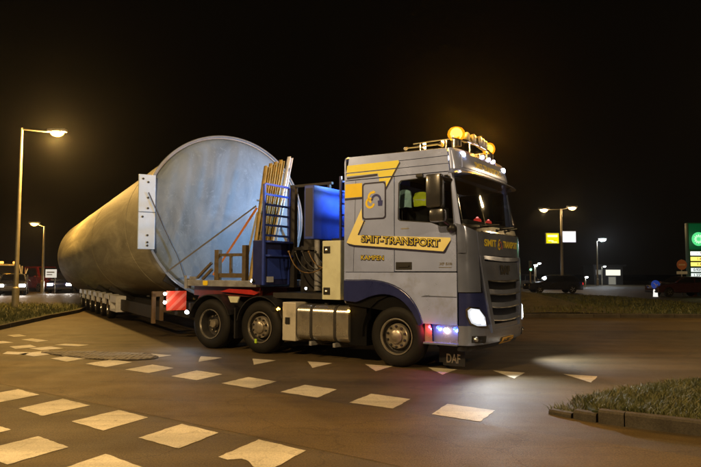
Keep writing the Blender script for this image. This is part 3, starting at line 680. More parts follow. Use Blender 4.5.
for F, sg in ((SR, 1), (SL, -1)):
    fr = rrect(-0.66, -0.185, 2.455, 3.095, 0.06)
    MB().plate(fr, [[(a, b) for a, b in rrect(-0.633, -0.212, 2.482, 3.068, 0.045)]], F(0.006), 0.004).build("emblem_frame", LINE, truck)
    MB().plate(rrect(-0.634, -0.211, 2.481, 3.069, 0.045), [], F(0.004), 0.003).build("emblem_panel", SILVER, truck)
    emblem("emblem", lambda a, b, F=F: F(0.008)(-0.445 + a, 2.79 + b), 0.165, truck, mat("emblem_blue", (0.02, 0.03, 0.20), 0.4))
    sl = -0.0775
    def P(off, dx=0, dz=0, F=F, sg=sg): return lambda a, b: F(off)(0.06 + sg * a + dx, 2.075 + sl * (sg * a) * 1.0 + b + dz)
    lettering("banner_lettering_outline", "SMIT-TRANSPORT", 0.165, P(0.0085, 0.006, -0.008), LINE, truck, 0.014, width=1.50)  # dark blue printed outline behind the gold letters
    lettering("banner_lettering", "SMIT-TRANSPORT", 0.165, P(0.0105), GOLD, truck, -0.001, width=1.47)
    lettering("town_lettering_outline", "KAMPEN", 0.11, lambda a, b, F=F, sg=sg: F(0.004)(-0.455 + sg * a, 1.80 - 0.03 * a * sg + b - 0.004), LINE, truck, 0.010, width=0.465)  # printed dark blue outline of the town name
    lettering("town_lettering", "KAMPEN", 0.11, lambda a, b, F=F, sg=sg: F(0.006)(-0.455 + sg * a, 1.80 - 0.03 * a * sg + b), GOLD, truck, 0.0, width=0.45)
    lettering("model_lettering", "XF 510", 0.055, lambda a, b, F=F, sg=sg: F(0.005)(0.90 + sg * a, 1.69 + b), ALU, truck, 0.002, width=0.22)
    MB().plate([(0.78, 1.632), (1.0, 1.632), (1.0, 1.642), (0.78, 1.642)], [], F(0.005), 0.003).build("model_underline", ALU, truck)
    MB().plate([(-0.843, 1.57), (-0.838, 1.57), (-0.79, 3.15), (-0.795, 3.15)], [], F(0.003), 0.003).build("panel_seam", SEAM, truck)
# mirrors
for s in (-1, 1):
    y = s * 1.46
    b = MB().box(0.70, 0.96, y - 0.10, y + 0.10, 2.56, 3.10, ch=0.05); b.build("mirror", mat("mirror_housing", (0.035, 0.036, 0.042), 0.25, 0.2, coat=0.8), truck, smooth=40)
    b = MB().box(0.75, 1.00, y - 0.09, y + 0.09, 2.34, 2.545, ch=0.05); b.build("wide_angle_mirror", MATS["mirror_housing"], truck, smooth=40)
    b = MB().tube([(1.0, s * 1.24, 3.02), (0.93, y, 3.03), (0.93, y, 2.4), (1.05, s * 1.26, 2.25)], 0.03, 8); b.sphere((1.02, s * 1.28, 2.25), 0.08, 10, 6); b.build("mirror_arm", BLACK, truck, smooth=40)
    MB().box(0.40, 0.52, min(s * 1.24, s * 1.30), max(s * 1.24, s * 1.30), 3.095, 3.165, ch=0.02).build("kerb_mirror", BLACK, truck)
# interior
def inter(name, m, *boxes, bev=0.03):
    b = MB()
    for q in boxes: b.box(*q, ch=bev)
    return b.build(name, m, truck, smooth=40)
inter("dashboard", INT, (0.72, 1.22, -1.12, 1.12, 2.0, 2.40))
inter("seat", INT, (-0.05, 0.45, -0.98, -0.48, 1.8, 1.98), (-0.12, 0.06, -0.98, -0.48, 1.95, 2.62), (-0.1, 0.02, -0.86, -0.6, 2.62, 2.82))
inter("seat", INT, (-0.05, 0.45, 0.48, 0.98, 1.8, 1.98), (-0.12, 0.06, 0.48, 0.98, 1.95, 2.62), (-0.1, 0.02, 0.6, 0.86, 2.62, 2.82))
inter("curtain", INT, (-0.22, -0.16, -1.1, 1.1, 2.0, 3.1), bev=0.01)
M = Matrix.Translation((0.62, 0.62, 2.25)) @ Matrix.Rotation(R(60), 4, 'Y')
b = MB()
for i in range(20):
    a, c = 2 * math.pi * i / 20, 2 * math.pi * (i + 1) / 20
    b.cyl(M @ Vector((0.23 * math.cos(a), 0.23 * math.sin(a), 0)), M @ Vector((0.23 * math.cos(c), 0.23 * math.sin(c), 0)), 0.016, n=6)
b.build("steering_wheel", BLACK, truck, smooth=60)
MB().box(0.2, 0.9, -1.17, 1.17, 3.08, 3.14).build("headliner", INT, truck)
# roof bar: horns, spot lamps, beacons, small lights
b = MB()
b.tube([(0.07, -0.72, 3.80), (0.95, -0.78, 3.80)], 0.018); b.tube([(0.07, 0.72, 3.80), (0.95, 0.78, 3.80)], 0.018)
b.tube([(0.90, -0.95, 3.76), (0.97, -0.5, 3.78), (0.99, 0, 3.79), (0.97, 0.5, 3.78), (0.90, 0.95, 3.76)], 0.022)
for x, y in ((0.2, -.73), (0.7, -.76), (0.2, .73), (0.7, .76), (0.9, -.9), (0.9, .9), (0.97, -.4), (0.97, .4)): b.tube([(x, y, 3.58), (x, y, 3.8)], 0.014)
b.build("roof_rail", CHROME, truck, smooth=50)
for x, y in ((0.10, -0.70), (0.44, -0.70)):
    b = MB().cyl((x - 0.22, y, 3.745), (x + 0.08, y, 3.745), 0.018, 0.02); b.cyl((x + 0.08, y, 3.745), (x + 0.17, y, 3.745), 0.02, 0.065, 14); b.sphere((x - 0.2, y, 3.745), 0.045, 10, 6)
    b.build("air_horn", CHROME, truck, smooth=40)
for i in range(5):
    y = -0.42 + i * 0.21 + (0.0); x = 0.97 - 0.06 * abs(i - 2) / 2
    sp = MB().lathe([(0.03, -0.10), (0.085, -0.03), (0.095, 0.03), (0.095, 0.045)], 18, Matrix.Translation((x, y, 3.86)) @ Matrix.Rotation(R(90), 4, 'Y'), cap=True).build("spot_lamp", mat("spot_housing", (0.06, 0.06, 0.065), 0.35, 0.3), truck, smooth=40)
    MB().lathe([(0.092, 0.0), (0.06, 0.012), (0.001, 0.016)], 18, Matrix.Translation((x + 0.046, y, 3.86)) @ Matrix.Rotation(R(90), 4, 'Y'), cap=False).build("spot_glass", mat("spot_glass", (0.55, 0.57, 0.62), 0.25, 0.35), sp, smooth=40)  # pale colour stands in for the round glint in each lamp
AMB = (1.0, 0.42, 0.03)
def amber_glass():
    if "amber_glass" in MATS: return MATS["amber_glass"]
    m = bpy.data.materials.new("amber_glass"); m.use_nodes = True; n = m.node_tree.nodes; L = m.node_tree.links
    for x in list(n): n.remove(x)
    o = n.new("ShaderNodeOutputMaterial"); a = n.new("ShaderNodeBsdfTransparent"); a.inputs[0].default_value = (1.0, 0.62, 0.12, 1)
    e = n.new("ShaderNodeEmission"); e.inputs[0].default_value = (1.0, 0.33, 0.01, 1); e.inputs[1].default_value = 1.6
    x = n.new("ShaderNodeMixShader"); x.inputs[0].default_value = 0.55; L.new(a.outputs[0], x.inputs[1]); L.new(e.outputs[0], x.inputs[2]); L.new(x.outputs[0], o.inputs[0])
    MATS["amber_glass"] = m; return m
for y, r_, st in ((-0.72, 0.135, 5), (0.78, 0.11, 4)):
    bc = MB().lathe([(0.085, 3.66), (0.085, 3.76), (0.06, 3.78)], 16, Matrix.Translation((0.87, y, 0))).build("beacon_base", BLACK, truck, smooth=40)
    MB().lathe([(r_ * .7, 3.77), (r_, 3.82), (r_ * 1.1, 3.87), (r_, 3.92), (r_ * .75, 3.965), (r_ * .4, 3.985), (0.01, 3.99)], 18, Matrix.Translation((0.87, y, 0))).build("beacon_dome", amber_glass(), truck, smooth=60)
    MB().sphere((0.87, y, 3.875), r_ * 0.74, 14, 8).build("beacon_lamp", emis("beacon_core", (1.0, 0.72, 0.25), 14), bc, smooth=60)
    ld = bpy.data.lights.new("beacon_light", 'POINT'); ld.energy = 330; ld.color = AMB; ld.shadow_soft_size = 0.1
    lo = bpy.data.objects.new("beacon_light", ld); col.objects.link(lo); lo.parent = truck; lo.location = (0.87, y, 4.13)
for y in (-0.02, 0.28, 0.52): MB().sphere(fpt(fy2th(y), 3.575, 0.01), 0.032, 10, 6).build("roof_marker", emis("violet_led", (0.75, 0.65, 1.0), 22), truck, smooth=60)
for y in (-0.95, 0.95): MB().sphere((1.075, y, 3.465), 0.05, 10, 6).build("position_lamp", emis("white_led", (0.85, 0.93, 1.0), 30), truck, smooth=60)

# ----- wheels
def wheel(name, x, y, s, kind, parent, r=0.505, wd=0.30, z=None):
    """s = -1 right side. kind: 'front' bulging hub, 'drive' deep dish"""
    z = r - 0.004 if z is None else z
    Mx = Matrix.Translation((x, y, z)) @ Matrix.Rotation(R(90) if s < 0 else R(-90), 4, 'X')   # local z points outwards
    k = r / 0.505; h = wd / 2
    rr = 0.295 * k
    prof = [(rr, -h), (0.40 * k, -h - .005), (0.47 * k, -h + .02), (0.497 * k, -h + .06)]
    for g in range(4):
        t = -h + .075 + g * (wd - .15) / 4; u = (wd - .15) / 4
        prof += [(r, t), (r, t + u * .75), (r - .015, t + u * .78), (r - .015, t + u * .97)]
    prof += [(r, h - .075), (0.497 * k, h - .05), (0.475 * k, h - .02), (0.43 * k, h), (0.40 * k, h + .004), (0.335 * k, h - .002), (rr + .015, h - .015), (rr, h - .035)]
    t_ = MB().lathe(prof, 44, Mx, cap=False).build(name, RUB, parent, smooth=30)
    lip = [(rr, h - .06), (rr + .006, h - .02), (rr + .002, h - .008), (rr - .012, h - .012), (rr - .025, h - .04)]
    if kind == 'front':
        lip += [(rr - .04, h - .09), (0.235 * k, h - .10)]
        MB().lathe([(0.215 * k, h - .09), (0.205 * k, h - .035), (0.19 * k, h - .02), (0.115 * k, h - .02), (0.11 * k, h + .02), (0.085 * k, h + .035), (0.001, h + .04)], 36, Mx, cap=False).build("hub", RIM, t_, smooth=35)
        nr, nh = 0.168 * k, h - .02
    else:
        lip += [(rr - .035, h - .12), (rr - .05, h - .19), (0.20 * k, h - .20), (0.12 * k, h - .20), (0.001, h - .20)]
        nr, nh = 0.168 * k, h - .20
    rim = MB().lathe(lip, 36, Mx, cap=False).build("rim", CHASSIS, t_, smooth=35)
    if True: MB().lathe([(rr, h - .02), (rr + .006, h - .006), (rr - .01, h - .004), (rr - .022, h - .03)], 36, Mx, cap=False).build("rim_lip", ALU, t_, smooth=40)
    if kind != 'front': MB().lathe([(0.090 * k, h - .17), (0.088 * k, h - .11), (0.075 * k, h - .085), (0.001, h - .08)], 20, Mx, cap=False).build("hub", RIM, t_, smooth=40)
    b = MB()
    for i in range(10):
        a = 2 * math.pi * (i + .5) / 10
        b.lathe([(0.021, nh - .005), (0.021, nh + .03), (0.012, nh + .04)], 6, Mx @ Matrix.Translation((nr * math.cos(a), nr * math.sin(a), 0)))
    b.build("wheel_nuts", CHASSIS if kind == 'front' else RIM, t_)["kind"] = "stuff"
    return t_
WB, BG = 2.983, 1.357
for s in (-1, 1):
    wheel("wheel", 0, s * 1.09, s, 'front', truck)
    wheel("wheel", -WB, s * 1.09, s, 'front', truck)
    wheel("wheel", -WB - BG, s * 1.07, s, 'drive', truck); wheel("wheel", -WB - BG, s * 0.73, s, 'drive', truck)
MB().cyl((0, -0.95, 0.5), (0, 0.95, 0.5), 0.06).build("axle", CHASSIS, truck)
MB().cyl((-WB, -0.95, 0.5), (-WB, .95, .5), .07).build("axle", CHASSIS, truck); MB().cyl((-WB - BG, -.6, .5), (-WB - BG, .6, .5), .12).build("axle", CHASSIS, truck)
# ----- frame, tanks, boxes behind the cab
b = MB()
for y in (-0.43, 0.35): b.box(-5.0, 1.0, y, y + 0.08, 0.78, 1.06)
for x in (-4.9, -3.7, -2.0, -0.9, 0.8): b.box(x, x + 0.1, -0.4, 0.4, 0.82, 1.02)
b.box(-0.9, 0.9, -0.42, 0.42, 0.55, 1.3)
b.build("chassis_frame", CHASSIS, truck)
MB().box(-0.98, -0.62, -1.16, 1.16, 0.30, 1.02).build("inner_mudguard", SEAM, truck)
b = MB()      # wheel-house lining round the front wheel
for s in (-1, 1):
    vs, fs = [], []
    for i in range(13):
        a = R(-5 + 190 * i / 12); q = (0.0 + 0.66 * math.cos(a), 0.52 + 0.66 * math.sin(a))
        vs += [(q[0], s * 1.235, q[1]), (q[0], s * 0.75, q[1])]
    fs = [(2 * i, 2 * i + 1, 2 * i + 3, 2 * i + 2) for i in range(12)]; b.add(vs, fs)
b.box(-0.6, 1.05, -0.76, 0.76, 0.4, 1.3)
b.build("wheel_lining", SEAM, truck)
for s in (-1, 1):
    prof = rrect(-0.33, 0.33, 0.32, 0.965, 0.14, 6)
    y0 = s * 0.90
    ft = MB().plate(prof, [], lambda a, c, d, y0=y0: (-2.07 + d, y0 + a, c), 1.12).build("fuel_tank", ALU, truck, smooth=40)
    for x in (-1.78, -1.26):
        b = MB(); outer = rrect(-0.342, 0.342, 0.308, 0.977, 0.15, 6); inner = rrect(-0.331, 0.331, 0.319, 0.966, 0.141, 6)
        b.plate(outer, [inner], lambda a, c, d, y0=y0, x=x: (x + d, y0 + a, c), 0.05); b.build("tank_strap", CHASSIS, ft)
        MB().box(x, x + .05, y0 - .35, y0 + .35, 0.24, 0.312).build("tank_bracket", GREY, ft)
    MB().cyl((-1.55, y0 + s * 0.1, 0.96), (-1.55, y0 + s * 0.1, 1.0), 0.06).build("filler_cap", BLACK, ft)
    bx = MB().box(-2.43, -2.12, min(s * 0.7, s * 1.22), max(s * 0.7, s * 1.22), 0.29, 1.0, ch=0.015).build("equipment_box", mat("pale_panel", (0.55, 0.52, 0.45), 0.45, 0.2, dirt=0.4), truck)
    MB().box(-2.35, -2.25, min(s * 1.215, s * 1.24), max(s * 1.215, s * 1.24), 0.60, 0.72).build("latch", BLACK, bx)
    for xc in (-WB, -WB - BG):       # mudguards over the bogie
        vs, fs = [], []
        for k, rad in enumerate((0.58, 0.60)):
            for i in range(15):
                a = R(20 + 150 * i / 14); vs += [(xc + rad * math.cos(a), s * 1.25, 0.5 + rad * math.sin(a)), (xc + rad * math.cos(a), s * 0.55, 0.5 + rad * math.sin(a))]
        for k in range(2): fs += [(k * 30 + 2 * i, k * 30 + 2 * i + 1, k * 30 + 2 * i + 3, k * 30 + 2 * i + 2) for i in range(14)]
        fs += [(2 * i, 2 * i + 2, 30 + 2 * i + 2, 30 + 2 * i) for i in range(14)]
        MB().add(vs, fs).build("mudguard", BLACK, truck)
    MB().box(-WB - .66 - .02, -WB - .66 + .015, min(s * .6, s * 1.22), max(s * .6, s * 1.22), 0.25, 0.85).build("mud_flap", BLACK, truck)
MB().plate([(-3.80, 1.075), (-3.50, 1.075), (-3.555, 0.955), (-3.73, 0.955)], [], lambda a, c, d: (a, -1.255 + d, c), 0.03).build("catwalk_plate", BEIGE, truck)
MB().box(-2.70, -2.6, -1.235, -1.2, 0.82, 0.9).build("side_marker_base", BLACK, truck)
MB().sphere((-2.53, -1.22, 0.865), 0.035, 10, 6).build("side_marker", emis("marker_glow", (1, 0.45, 0.05), 20), truck, smooth=60)
MB().box(-2.56, -2.5, -1.23, -0.9, 0.83, 0.9).build("marker_bracket", BLACK, truck)
MB().sphere((-0.93, -1.25, 0.885), 0.025, 8, 6).build("side_marker", MATS["marker_glow"], truck, smooth=60)
# beige box with two latches
bb = MB().box(-1.52, -1.13, -1.22, -0.75, 1.07, 2.12, ch=0.012).build("beige_locker", BEIGE, truck)
for z in (1.955, 1.22):
    f = MB().box(-1.49, -1.345, -1.228, -1.21, z - 0.065, z + 0.065, ch=0.006).build("latch", BLACK, bb)
    MB().sphere((-1.42, -1.235, z), 0.028, 8, 6).build("latch_knob", ALU, f)
# upper blue cabinet
cb = MB().box(-2.03, -1.81, -1.10, 0.02, 2.17, 3.175, ch=0.012).build("upper_cabinet", BLUE, truck)
MB().box(-2.0, -1.84, -1.104, -1.098, 2.22, 3.12).build("shaded_side_panel", mat("cabinet_side_shade", (0.03, 0.03, 0.07), 0.5), cb)  # dark panel: shade of the cabinet's unlit side put into the colour
b = MB()
for z in np.arange(2.0, 3.3, 0.21): b.bar((-1.45, -0.72, z), (-1.45, 0.1, z), 0.03, 0.03)
b.build("ladder_rung", BLUE, truck)
MB().box(-1.47, -1.43, 0.06, 0.1, 1.3, 3.35).box(-1.47, -1.43, -0.76, -0.72, 1.3, 3.35).build("ladder_rail", NAVY, truck)
# lower blue cabinet with open shelves and the tall ladder
lc = MB().box(-3.21, -2.925, -1.20, -0.44, 1.31, 2.175, ch=0.01).build("lower_cabinet", NAVY, truck)
MB().box(-2.94, -2.915, -1.09, -0.5, 1.42, 2.0).build("cabinet_front", BLUE, lc)
for z in (1.86, 2.13): MB().box(-2.925, -2.80, -1.17, -0.46, z, z + 0.035).build("shelf", BLUE, lc)
MB().box(-2.915, -2.905, -1.12, -0.93, 1.36, 1.47).build("label_plate", mat("pale_label", (0.45, 0.5, 0.65), 0.5), lc)
b = MB(); b.box(-2.95, -2.90, -1.225, -1.18, 1.31, 3.265); b.box(-2.95, -2.90, -0.47, -0.43, 1.31, 3.265); b.build("ladder_rail", BLUE, truck)
for z in np.arange(2.25, 3.3, 0.2): MB().box(-2.94, -2.91, -1.18, -0.47, z, z + 0.04).build("ladder_rung", BLUE, truck)
MB().box(-2.92, -2.80, -0.42, -0.32, 1.25, 3.33).build("headache_post", CHASSIS, truck)
b = MB(); b.box(-2.85, -1.9, -0.40, -0.34, 3.28, 3.33); b.box(-2.0, -1.95, -0.40, -0.34, 2.0, 3.3); b.box(-2.9, -1.8, -0.42, -0.36, 2.0, 2.06); b.build("headache_frame", CHASSIS, truck)
b = MB().box(-2.85, -1.25, -1.0, 1.0, 1.06, 1.16); b.box(-2.8, -1.6, -0.2, 1.05, 1.16, 2.1); b.box(-1.75, -1.1, -0.6, 0.6, 1.16, 2.2); b.build("deck_engine_housing", CHASSIS, truck)
MB().box(-2.62, -2.30, -0.36, 0.50, 1.16, 3.22, ch=0.03).build("dark_filler_box", CHASSIS, truck)  # dark box added so the gap beside the ladder reads black
MB().lathe([(0.075, 1.2), (0.075, 3.05), (0.06, 3.05), (0.06, 2.9)], 16, Matrix.Translation((-2.2, -0.42, 0))).build("exhaust_stack", GREY, truck, smooth=40)
for k in range(7):
    b = MB(); y = -0.9 + 0.08 * k; x0 = -2.55 + 0.1 * k
    P = bez((x0, y, 1.95), (x0 + 0.35, y - 0.12, 1.25 + 0.05 * k), (-1.65, y + 0.15, 1.75 + 0.03 * k), 10); b.tube(P, 0.012, 6)
    b.sphere(P[0], 0.028, 8, 6); b.build("air_hose", mat("brass_hose", (0.16, 0.10, 0.04), 0.4, 0.5) if k % 3 == 0 else BLACK, truck, smooth=60)
# work lamps with cool white light on the back of the tractor
def worklamp(loc, aim, power, size=120, nm="work_lamp", r=0.055, gl=25, blend=0.8):
    d = Vector(aim).normalized(); q = d.to_track_quat('Z', 'Y').to_matrix().to_4x4()
    h = MB().lathe([(r * .6, -0.08), (r * 1.15, -0.01), (r * 1.15, 0.015)], 14, Matrix.Translation(loc) @ q).build(nm, BLACK, truck, smooth=40)
    MB().lathe([(r, 0.016), (r * .7, 0.025), (0.001, 0.03)], 14, Matrix.Translation(loc) @ q, cap=False).build("lamp_glass", emis("work_glow_%d" % gl, (0.88, 0.94, 1.0), gl), h, smooth=60)
    ld = bpy.data.lights.new("work_light", 'SPOT'); ld.energy = power; ld.color = (0.34, 0.64, 1.0); ld.spot_size = R(size); ld.spot_blend = blend; ld.shadow_soft_size = 0.05
    lo = bpy.data.objects.new("work_light", ld); col.objects.link(lo); lo.parent = truck; lo.location = Vector(loc) + d * 0.06
    lo.rotation_euler = d.to_track_quat('-Z', 'Y').to_euler()
worklamp((-1.15, -0.35, 3.42), (-1, 0.1, -0.35), 210, 120)
worklamp((-2.9, 0.62, 3.10), (-1, -0.15, -0.12), 290, 150, blend=0.5)
worklamp((-3.19, -1.225, 1.385), (-0.6, -0.75, 0.15), 6, 120, gl=40, r=0.032)
worklamp((-5.03, -1.20, 0.72), (0.25, -0.5, -0.3), 12, 140, gl=60, r=0.045)
worklamp((-2.03, -1.02, 1.255), (0.2, -0.9, 0.0), 1, 140, gl=8, r=0.024)
b = MB().bar((-5.0, -1.0, 0.72), (-5.0, -0.4, 0.9), 0.05, 0.05); b.box(-1.06, -1.03, -0.42, -0.28, 3.36, 3.42); b.box(-1.14, -1.03, -0.37, -0.33, 3.38, 3.41); b.box(-2.86, -2.8, 0.0, 0.65, 3.02, 3.08); b.box(-2.86, -2.8, 0.59, 0.65, 1.1, 3.08); b.build("lamp_bracket", CHASSIS, truck)
MB().box(-3.085, -3.035, -1.256, -1.24, 0.20, 0.28).build("wheel_tag", mat("lime_tag", (0.45, 0.7, 0.05), 0.5), truck)
# ------------------------------------------------------------------ the tank and its trailer
TY = 1.039; TL = (-2.889, 14.5)
def tank_mat(name, base, streak, along):
    m = bpy.data.materials.new(name); m.use_nodes = True
    n = m.node_tree.nodes; L = m.node_tree.links; b = n["Principled BSDF"]; b.inputs["Roughness"].default_value = 0.72; b.inputs["Specular IOR Level"].default_value = 0.3
    tc = n.new("ShaderNodeTexCoord"); mp = n.new("ShaderNodeMapping"); L.new(tc.outputs["Object"], mp.inputs[0])
    mp.inputs["Scale"].default_value = along
    a = n.new("ShaderNodeTexNoise"); a.inputs["Scale"].default_value = 1.0; a.inputs["Detail"].default_value = 9; a.inputs["Roughness"].default_value = 0.62; a.inputs["Distortion"].default_value = 1.2
    L.new(mp.outputs[0], a.inputs["Vector"])
    r = n.new("ShaderNodeValToRGB"); e = r.color_ramp.elements
    e[0].position = 0.3; e[0].color = (*[c * 0.72 for c in base], 1); e[1].position = 0.72; e[1].color = (*streak, 1)
    k = e.new(0.5); k.color = (*base, 1)
    L.new(a.outputs["Fac"], r.inputs[0])
    c = n.new("ShaderNodeTexNoise"); c.inputs["Scale"].default_value = 7; c.inputs["Detail"].default_value = 8; c.inputs["Roughness"].default_value = 0.7; c.inputs["Distortion"].default_value = 2.0
    L.new(tc.outputs["Object"], c.inputs["Vector"])
    mr = n.new("ShaderNodeMapRange"); mr.inputs[1].default_value = 0.56; mr.inputs[2].default_value = 0.66; mr.inputs[3].default_value = 0; mr.inputs[4].default_value = 0.45
    L.new(c.outputs["Fac"], mr.inputs[0])
    mm = n.new("ShaderNodeMix"); mm.data_type = 'RGBA'; L.new(mr.outputs[0], mm.inputs[0]); L.new(r.outputs[0], mm.inputs[6]); mm.inputs[7].default_value = (*[min(1, s * 1.25) for s in streak], 1)
    L.new(mm.outputs[2], b.inputs["Base Color"])
    bp = n.new("ShaderNodeBump"); bp.inputs["Strength"].default_value = 0.25; bp.inputs["Distance"].default_value = 0.03
    L.new(a.outputs["Fac"], bp.inputs["Height"]); L.new(bp.outputs[0], b.inputs["Normal"])
    return m
SHELL = tank_mat("tank_shell", (0.30, 0.28, 0.20), (0.48, 0.45, 0.32), (0.25, 1.5, 1.5))
HEAD = tank_mat("tank_head", (0.175, 0.225, 0.285), (0.225, 0.28, 0.345), (1, 1.3, 0.8))
tank = thing("tank", "huge pale grey cylindrical steel tank with dished end lying on the trailer", "tank", (TL[0], TL[1], 2.848), -TY)
tank.rotation_euler = (0, 0.026 * -1, -TY)
RX = Matrix.Rotation(R(-90), 4, 'Y')      # lathe height h -> local -x (backwards)
RS, RF, TLEN = 1.88, 1.955, 19.5
prof = [(1.86, 0.02), (1.86, 0.0), (RF, 0.0), (RF, 0.05), (RS + 0.02, 0.06), (RS, 0.12)]
MB().lathe([(1.915, 0.12), (1.915, 0.0), (RF - .01, 0.0), (RF, 0.01), (RF, 0.045), (RF - .01, 0.055), (RS, 0.06), (RS, 0.3)], 96, RX, cap=False).build("flange", mat("flange_steel", (0.20, 0.22, 0.25), 0.4, 0.3, var=0.15), tank, smooth=35)
pf = [(RS, 0.06)] + [(RS, 0.06 + (TLEN - 0.06) * i / 12) for i in range(1, 13)]
pf += [(max(0.001, RS * math.cos(R(a))), TLEN + 0.9 * math.sin(R(a))) for a in range(8, 91, 7)] + [(0.001, TLEN + 0.9)]
sh = MB().lathe(pf, 96, RX, cap=False).build("shell", SHELL, tank, smooth=60)
for h in (2.4, 8.2, 14.0, TLEN):
    MB().lathe([(RS - .005, h - .02), (RS + .007, h - .01), (RS + .007, h + .01), (RS - .005, h + .02)], 96, RX, cap=False).build("weld_seam", SHELL, sh, smooth=40)
hp = [(1.918, 0.17), (1.905, 0.12), (1.87, 0.075), (1.82, 0.04), (1.75, 0.01), (1.66, -0.018)] + [(1.66 * k / 14, -0.018 - 0.13 * (1 - (k / 14) ** 2)) for k in range(13, 0, -1)] + [(0.001, -0.148)]
hd = MB().lathe(hp, 96, RX, cap=False).build("dished_end", HEAD, tank, smooth=60)
MB().bar((0.19, 0.70, 0.42), (0.19, 1.02, 0.46), 0.03, 0.03).bar((0.08, 0.85, 0.40), (0.21, 0.85, 0.40), 0.08, 0.05).build("lug", ALU, hd)
for z0, z1 in ((0.02, 0.85), (-0.80, 0.01)):
    p = MB().box(0.0, 0.07, -2.06, -1.70, z0, z1, ch=0.008).build("lashing_plate", mat("pale_steel", (0.48, 0.60, 0.78), 0.4, 0.15, var=0.06, dirt=0.25, dirtcol=(0.3, 0.32, 0.36)), tank)
    for zz in (z0 + 0.08, (z0 + z1) / 2 - .1, z1 - 0.10, z1 - 0.17 if z0 > 0 else z0 + .15):
        MB().cyl((0.068, -1.86 if zz != z1 - 0.10 else -1.97, zz), (0.085, -1.86 if zz != z1 - 0.10 else -1.97, zz), 0.024, n=8).build("bolt", CHASSIS, p)
MB().box(-0.25, 0.0, -1.93, -1.86, -0.75, 0.80).build("plate_web", GREY, tank)

trailer = thing("heavy_trailer", "low multi axle heavy haulage trailer with white mudguards carrying the tank", "trailer", (TL[0], TL[1], 0), -TY)
b = MB()
b.box(-7.6, -0.2, -0.55, -0.25, 0.42, 0.72); b.box(-7.6, -0.2, 0.25, 0.55, 0.42, 0.72)
for x in np.arange(-7.4, 0, 0.9): b.box(x, x + .1, -0.55, 0.55, 0.44, 0.7)
b.build("main_beam", CHASSIS, trailer)
MB().box(-6.4, -1.2, -1.22, -1.16, 0.38, 0.70).box(-6.4, -1.2, 1.16, 1.22, 0.38, 0.70).build("side_skirt", CHASSIS, trailer)
b = MB()
for y in (-1.0, 1.0): b.bar((-0.4, y * 1.35, 1.42), (-0.4, y * 0.2, 0.80), 0.16, 0.12, up=(1, 0, 0))
b.box(-0.6, 0.15, -0.9, 0.9, 0.62, 0.86); b.build("cradle", CHASSIS, trailer)
b = MB().box(-15.0, -7.0, -0.45, 0.45, 0.40, 0.62)
for x in (-8.5, -11.3, -14.2): b.bar((x, -1.2, 1.0), (x, -0.3, 0.55), 0.14, 0.14, up=(1, 0, 0)); b.bar((x, 1.2, 1.0), (x, 0.3, 0.55), 0.14, 0.14, up=(1, 0, 0))
b.build("bogie_frame", CHASSIS, trailer)
for i in range(6):
    x = -8.1 - 1.32 * i
    for s in (-1, 1):
        wheel("wheel", x, s * 1.2, s, 'drive', trailer, r=0.36, wd=0.26)
        vs, fs = [], []
        for k, rad in enumerate((0.41, 0.45)):
            for j in range(11):
                a = R(15 + 150 * j / 10); vs += [(x + rad * math.cos(a), s * 1.36, 0.36 + rad * math.sin(a)), (x + rad * math.cos(a), s * 1.0, 0.36 + rad * math.sin(a))]
        for k in range(2): fs += [(k * 22 + 2 * j, k * 22 + 2 * j + 1, k * 22 + 2 * j + 3, k * 22 + 2 * j + 2) for j in range(10)]
        fs += [(2 * j, 2 * j + 2, 22 + 2 * j + 2, 22 + 2 * j) for j in range(10)]
        f_ = MB().add(vs, fs).plate([(x - .40, .66), (x + .40, .66), (x + .33, .82), (x - .33, .82)], [], lambda a, c, d, s=s: (a, s * (1.375 - d), c), 0.02).build("mudguard", WHITE, trailer)
    MB().cyl((x, -1.1, .36), (x, 1.1, .36), .06).build("axle", CHASSIS, trailer)
for s in (-1, 1):
    y = s * 1.36
    b = MB(); b.box(-7.5, -6.4, min(y, y - s * .3), max(y, y - s * .3), 0.58, 0.80); b.box(-7.5, -6.4, min(y, y - s * .3), max(y, y - s * .3), 0.30, 0.36)
    for x in (-7.5, -6.5): b.box(x, x + 0.1, min(y, y - s * .3), max(y, y - s * .3), 0.36, 0.58)
    b.build("bogie_end_frame", WHITE, trailer, bevel=0.008)
    b = MB(); b.box(-0.90, -0.80, s * 1.48 - .04, s * 1.48 + .04, 0.36, 1.05); b.box(-0.90, -0.80, s * 1.30 - .04, s * 1.30 + .04, 0.42, 1.0); b.box(-0.90, -0.80, min(s * 1.2, s * 1.52), max(s * 1.2, s * 1.52), 0.98, 1.10); b.box(-.9, -.8, min(s * .5, s * 1.3), max(s * .5, s * 1.3), .62, .72)
    b.build("landing_leg", mat("brown_painted_steel", (0.16, 0.10, 0.05), 0.6, 0.2), trailer)
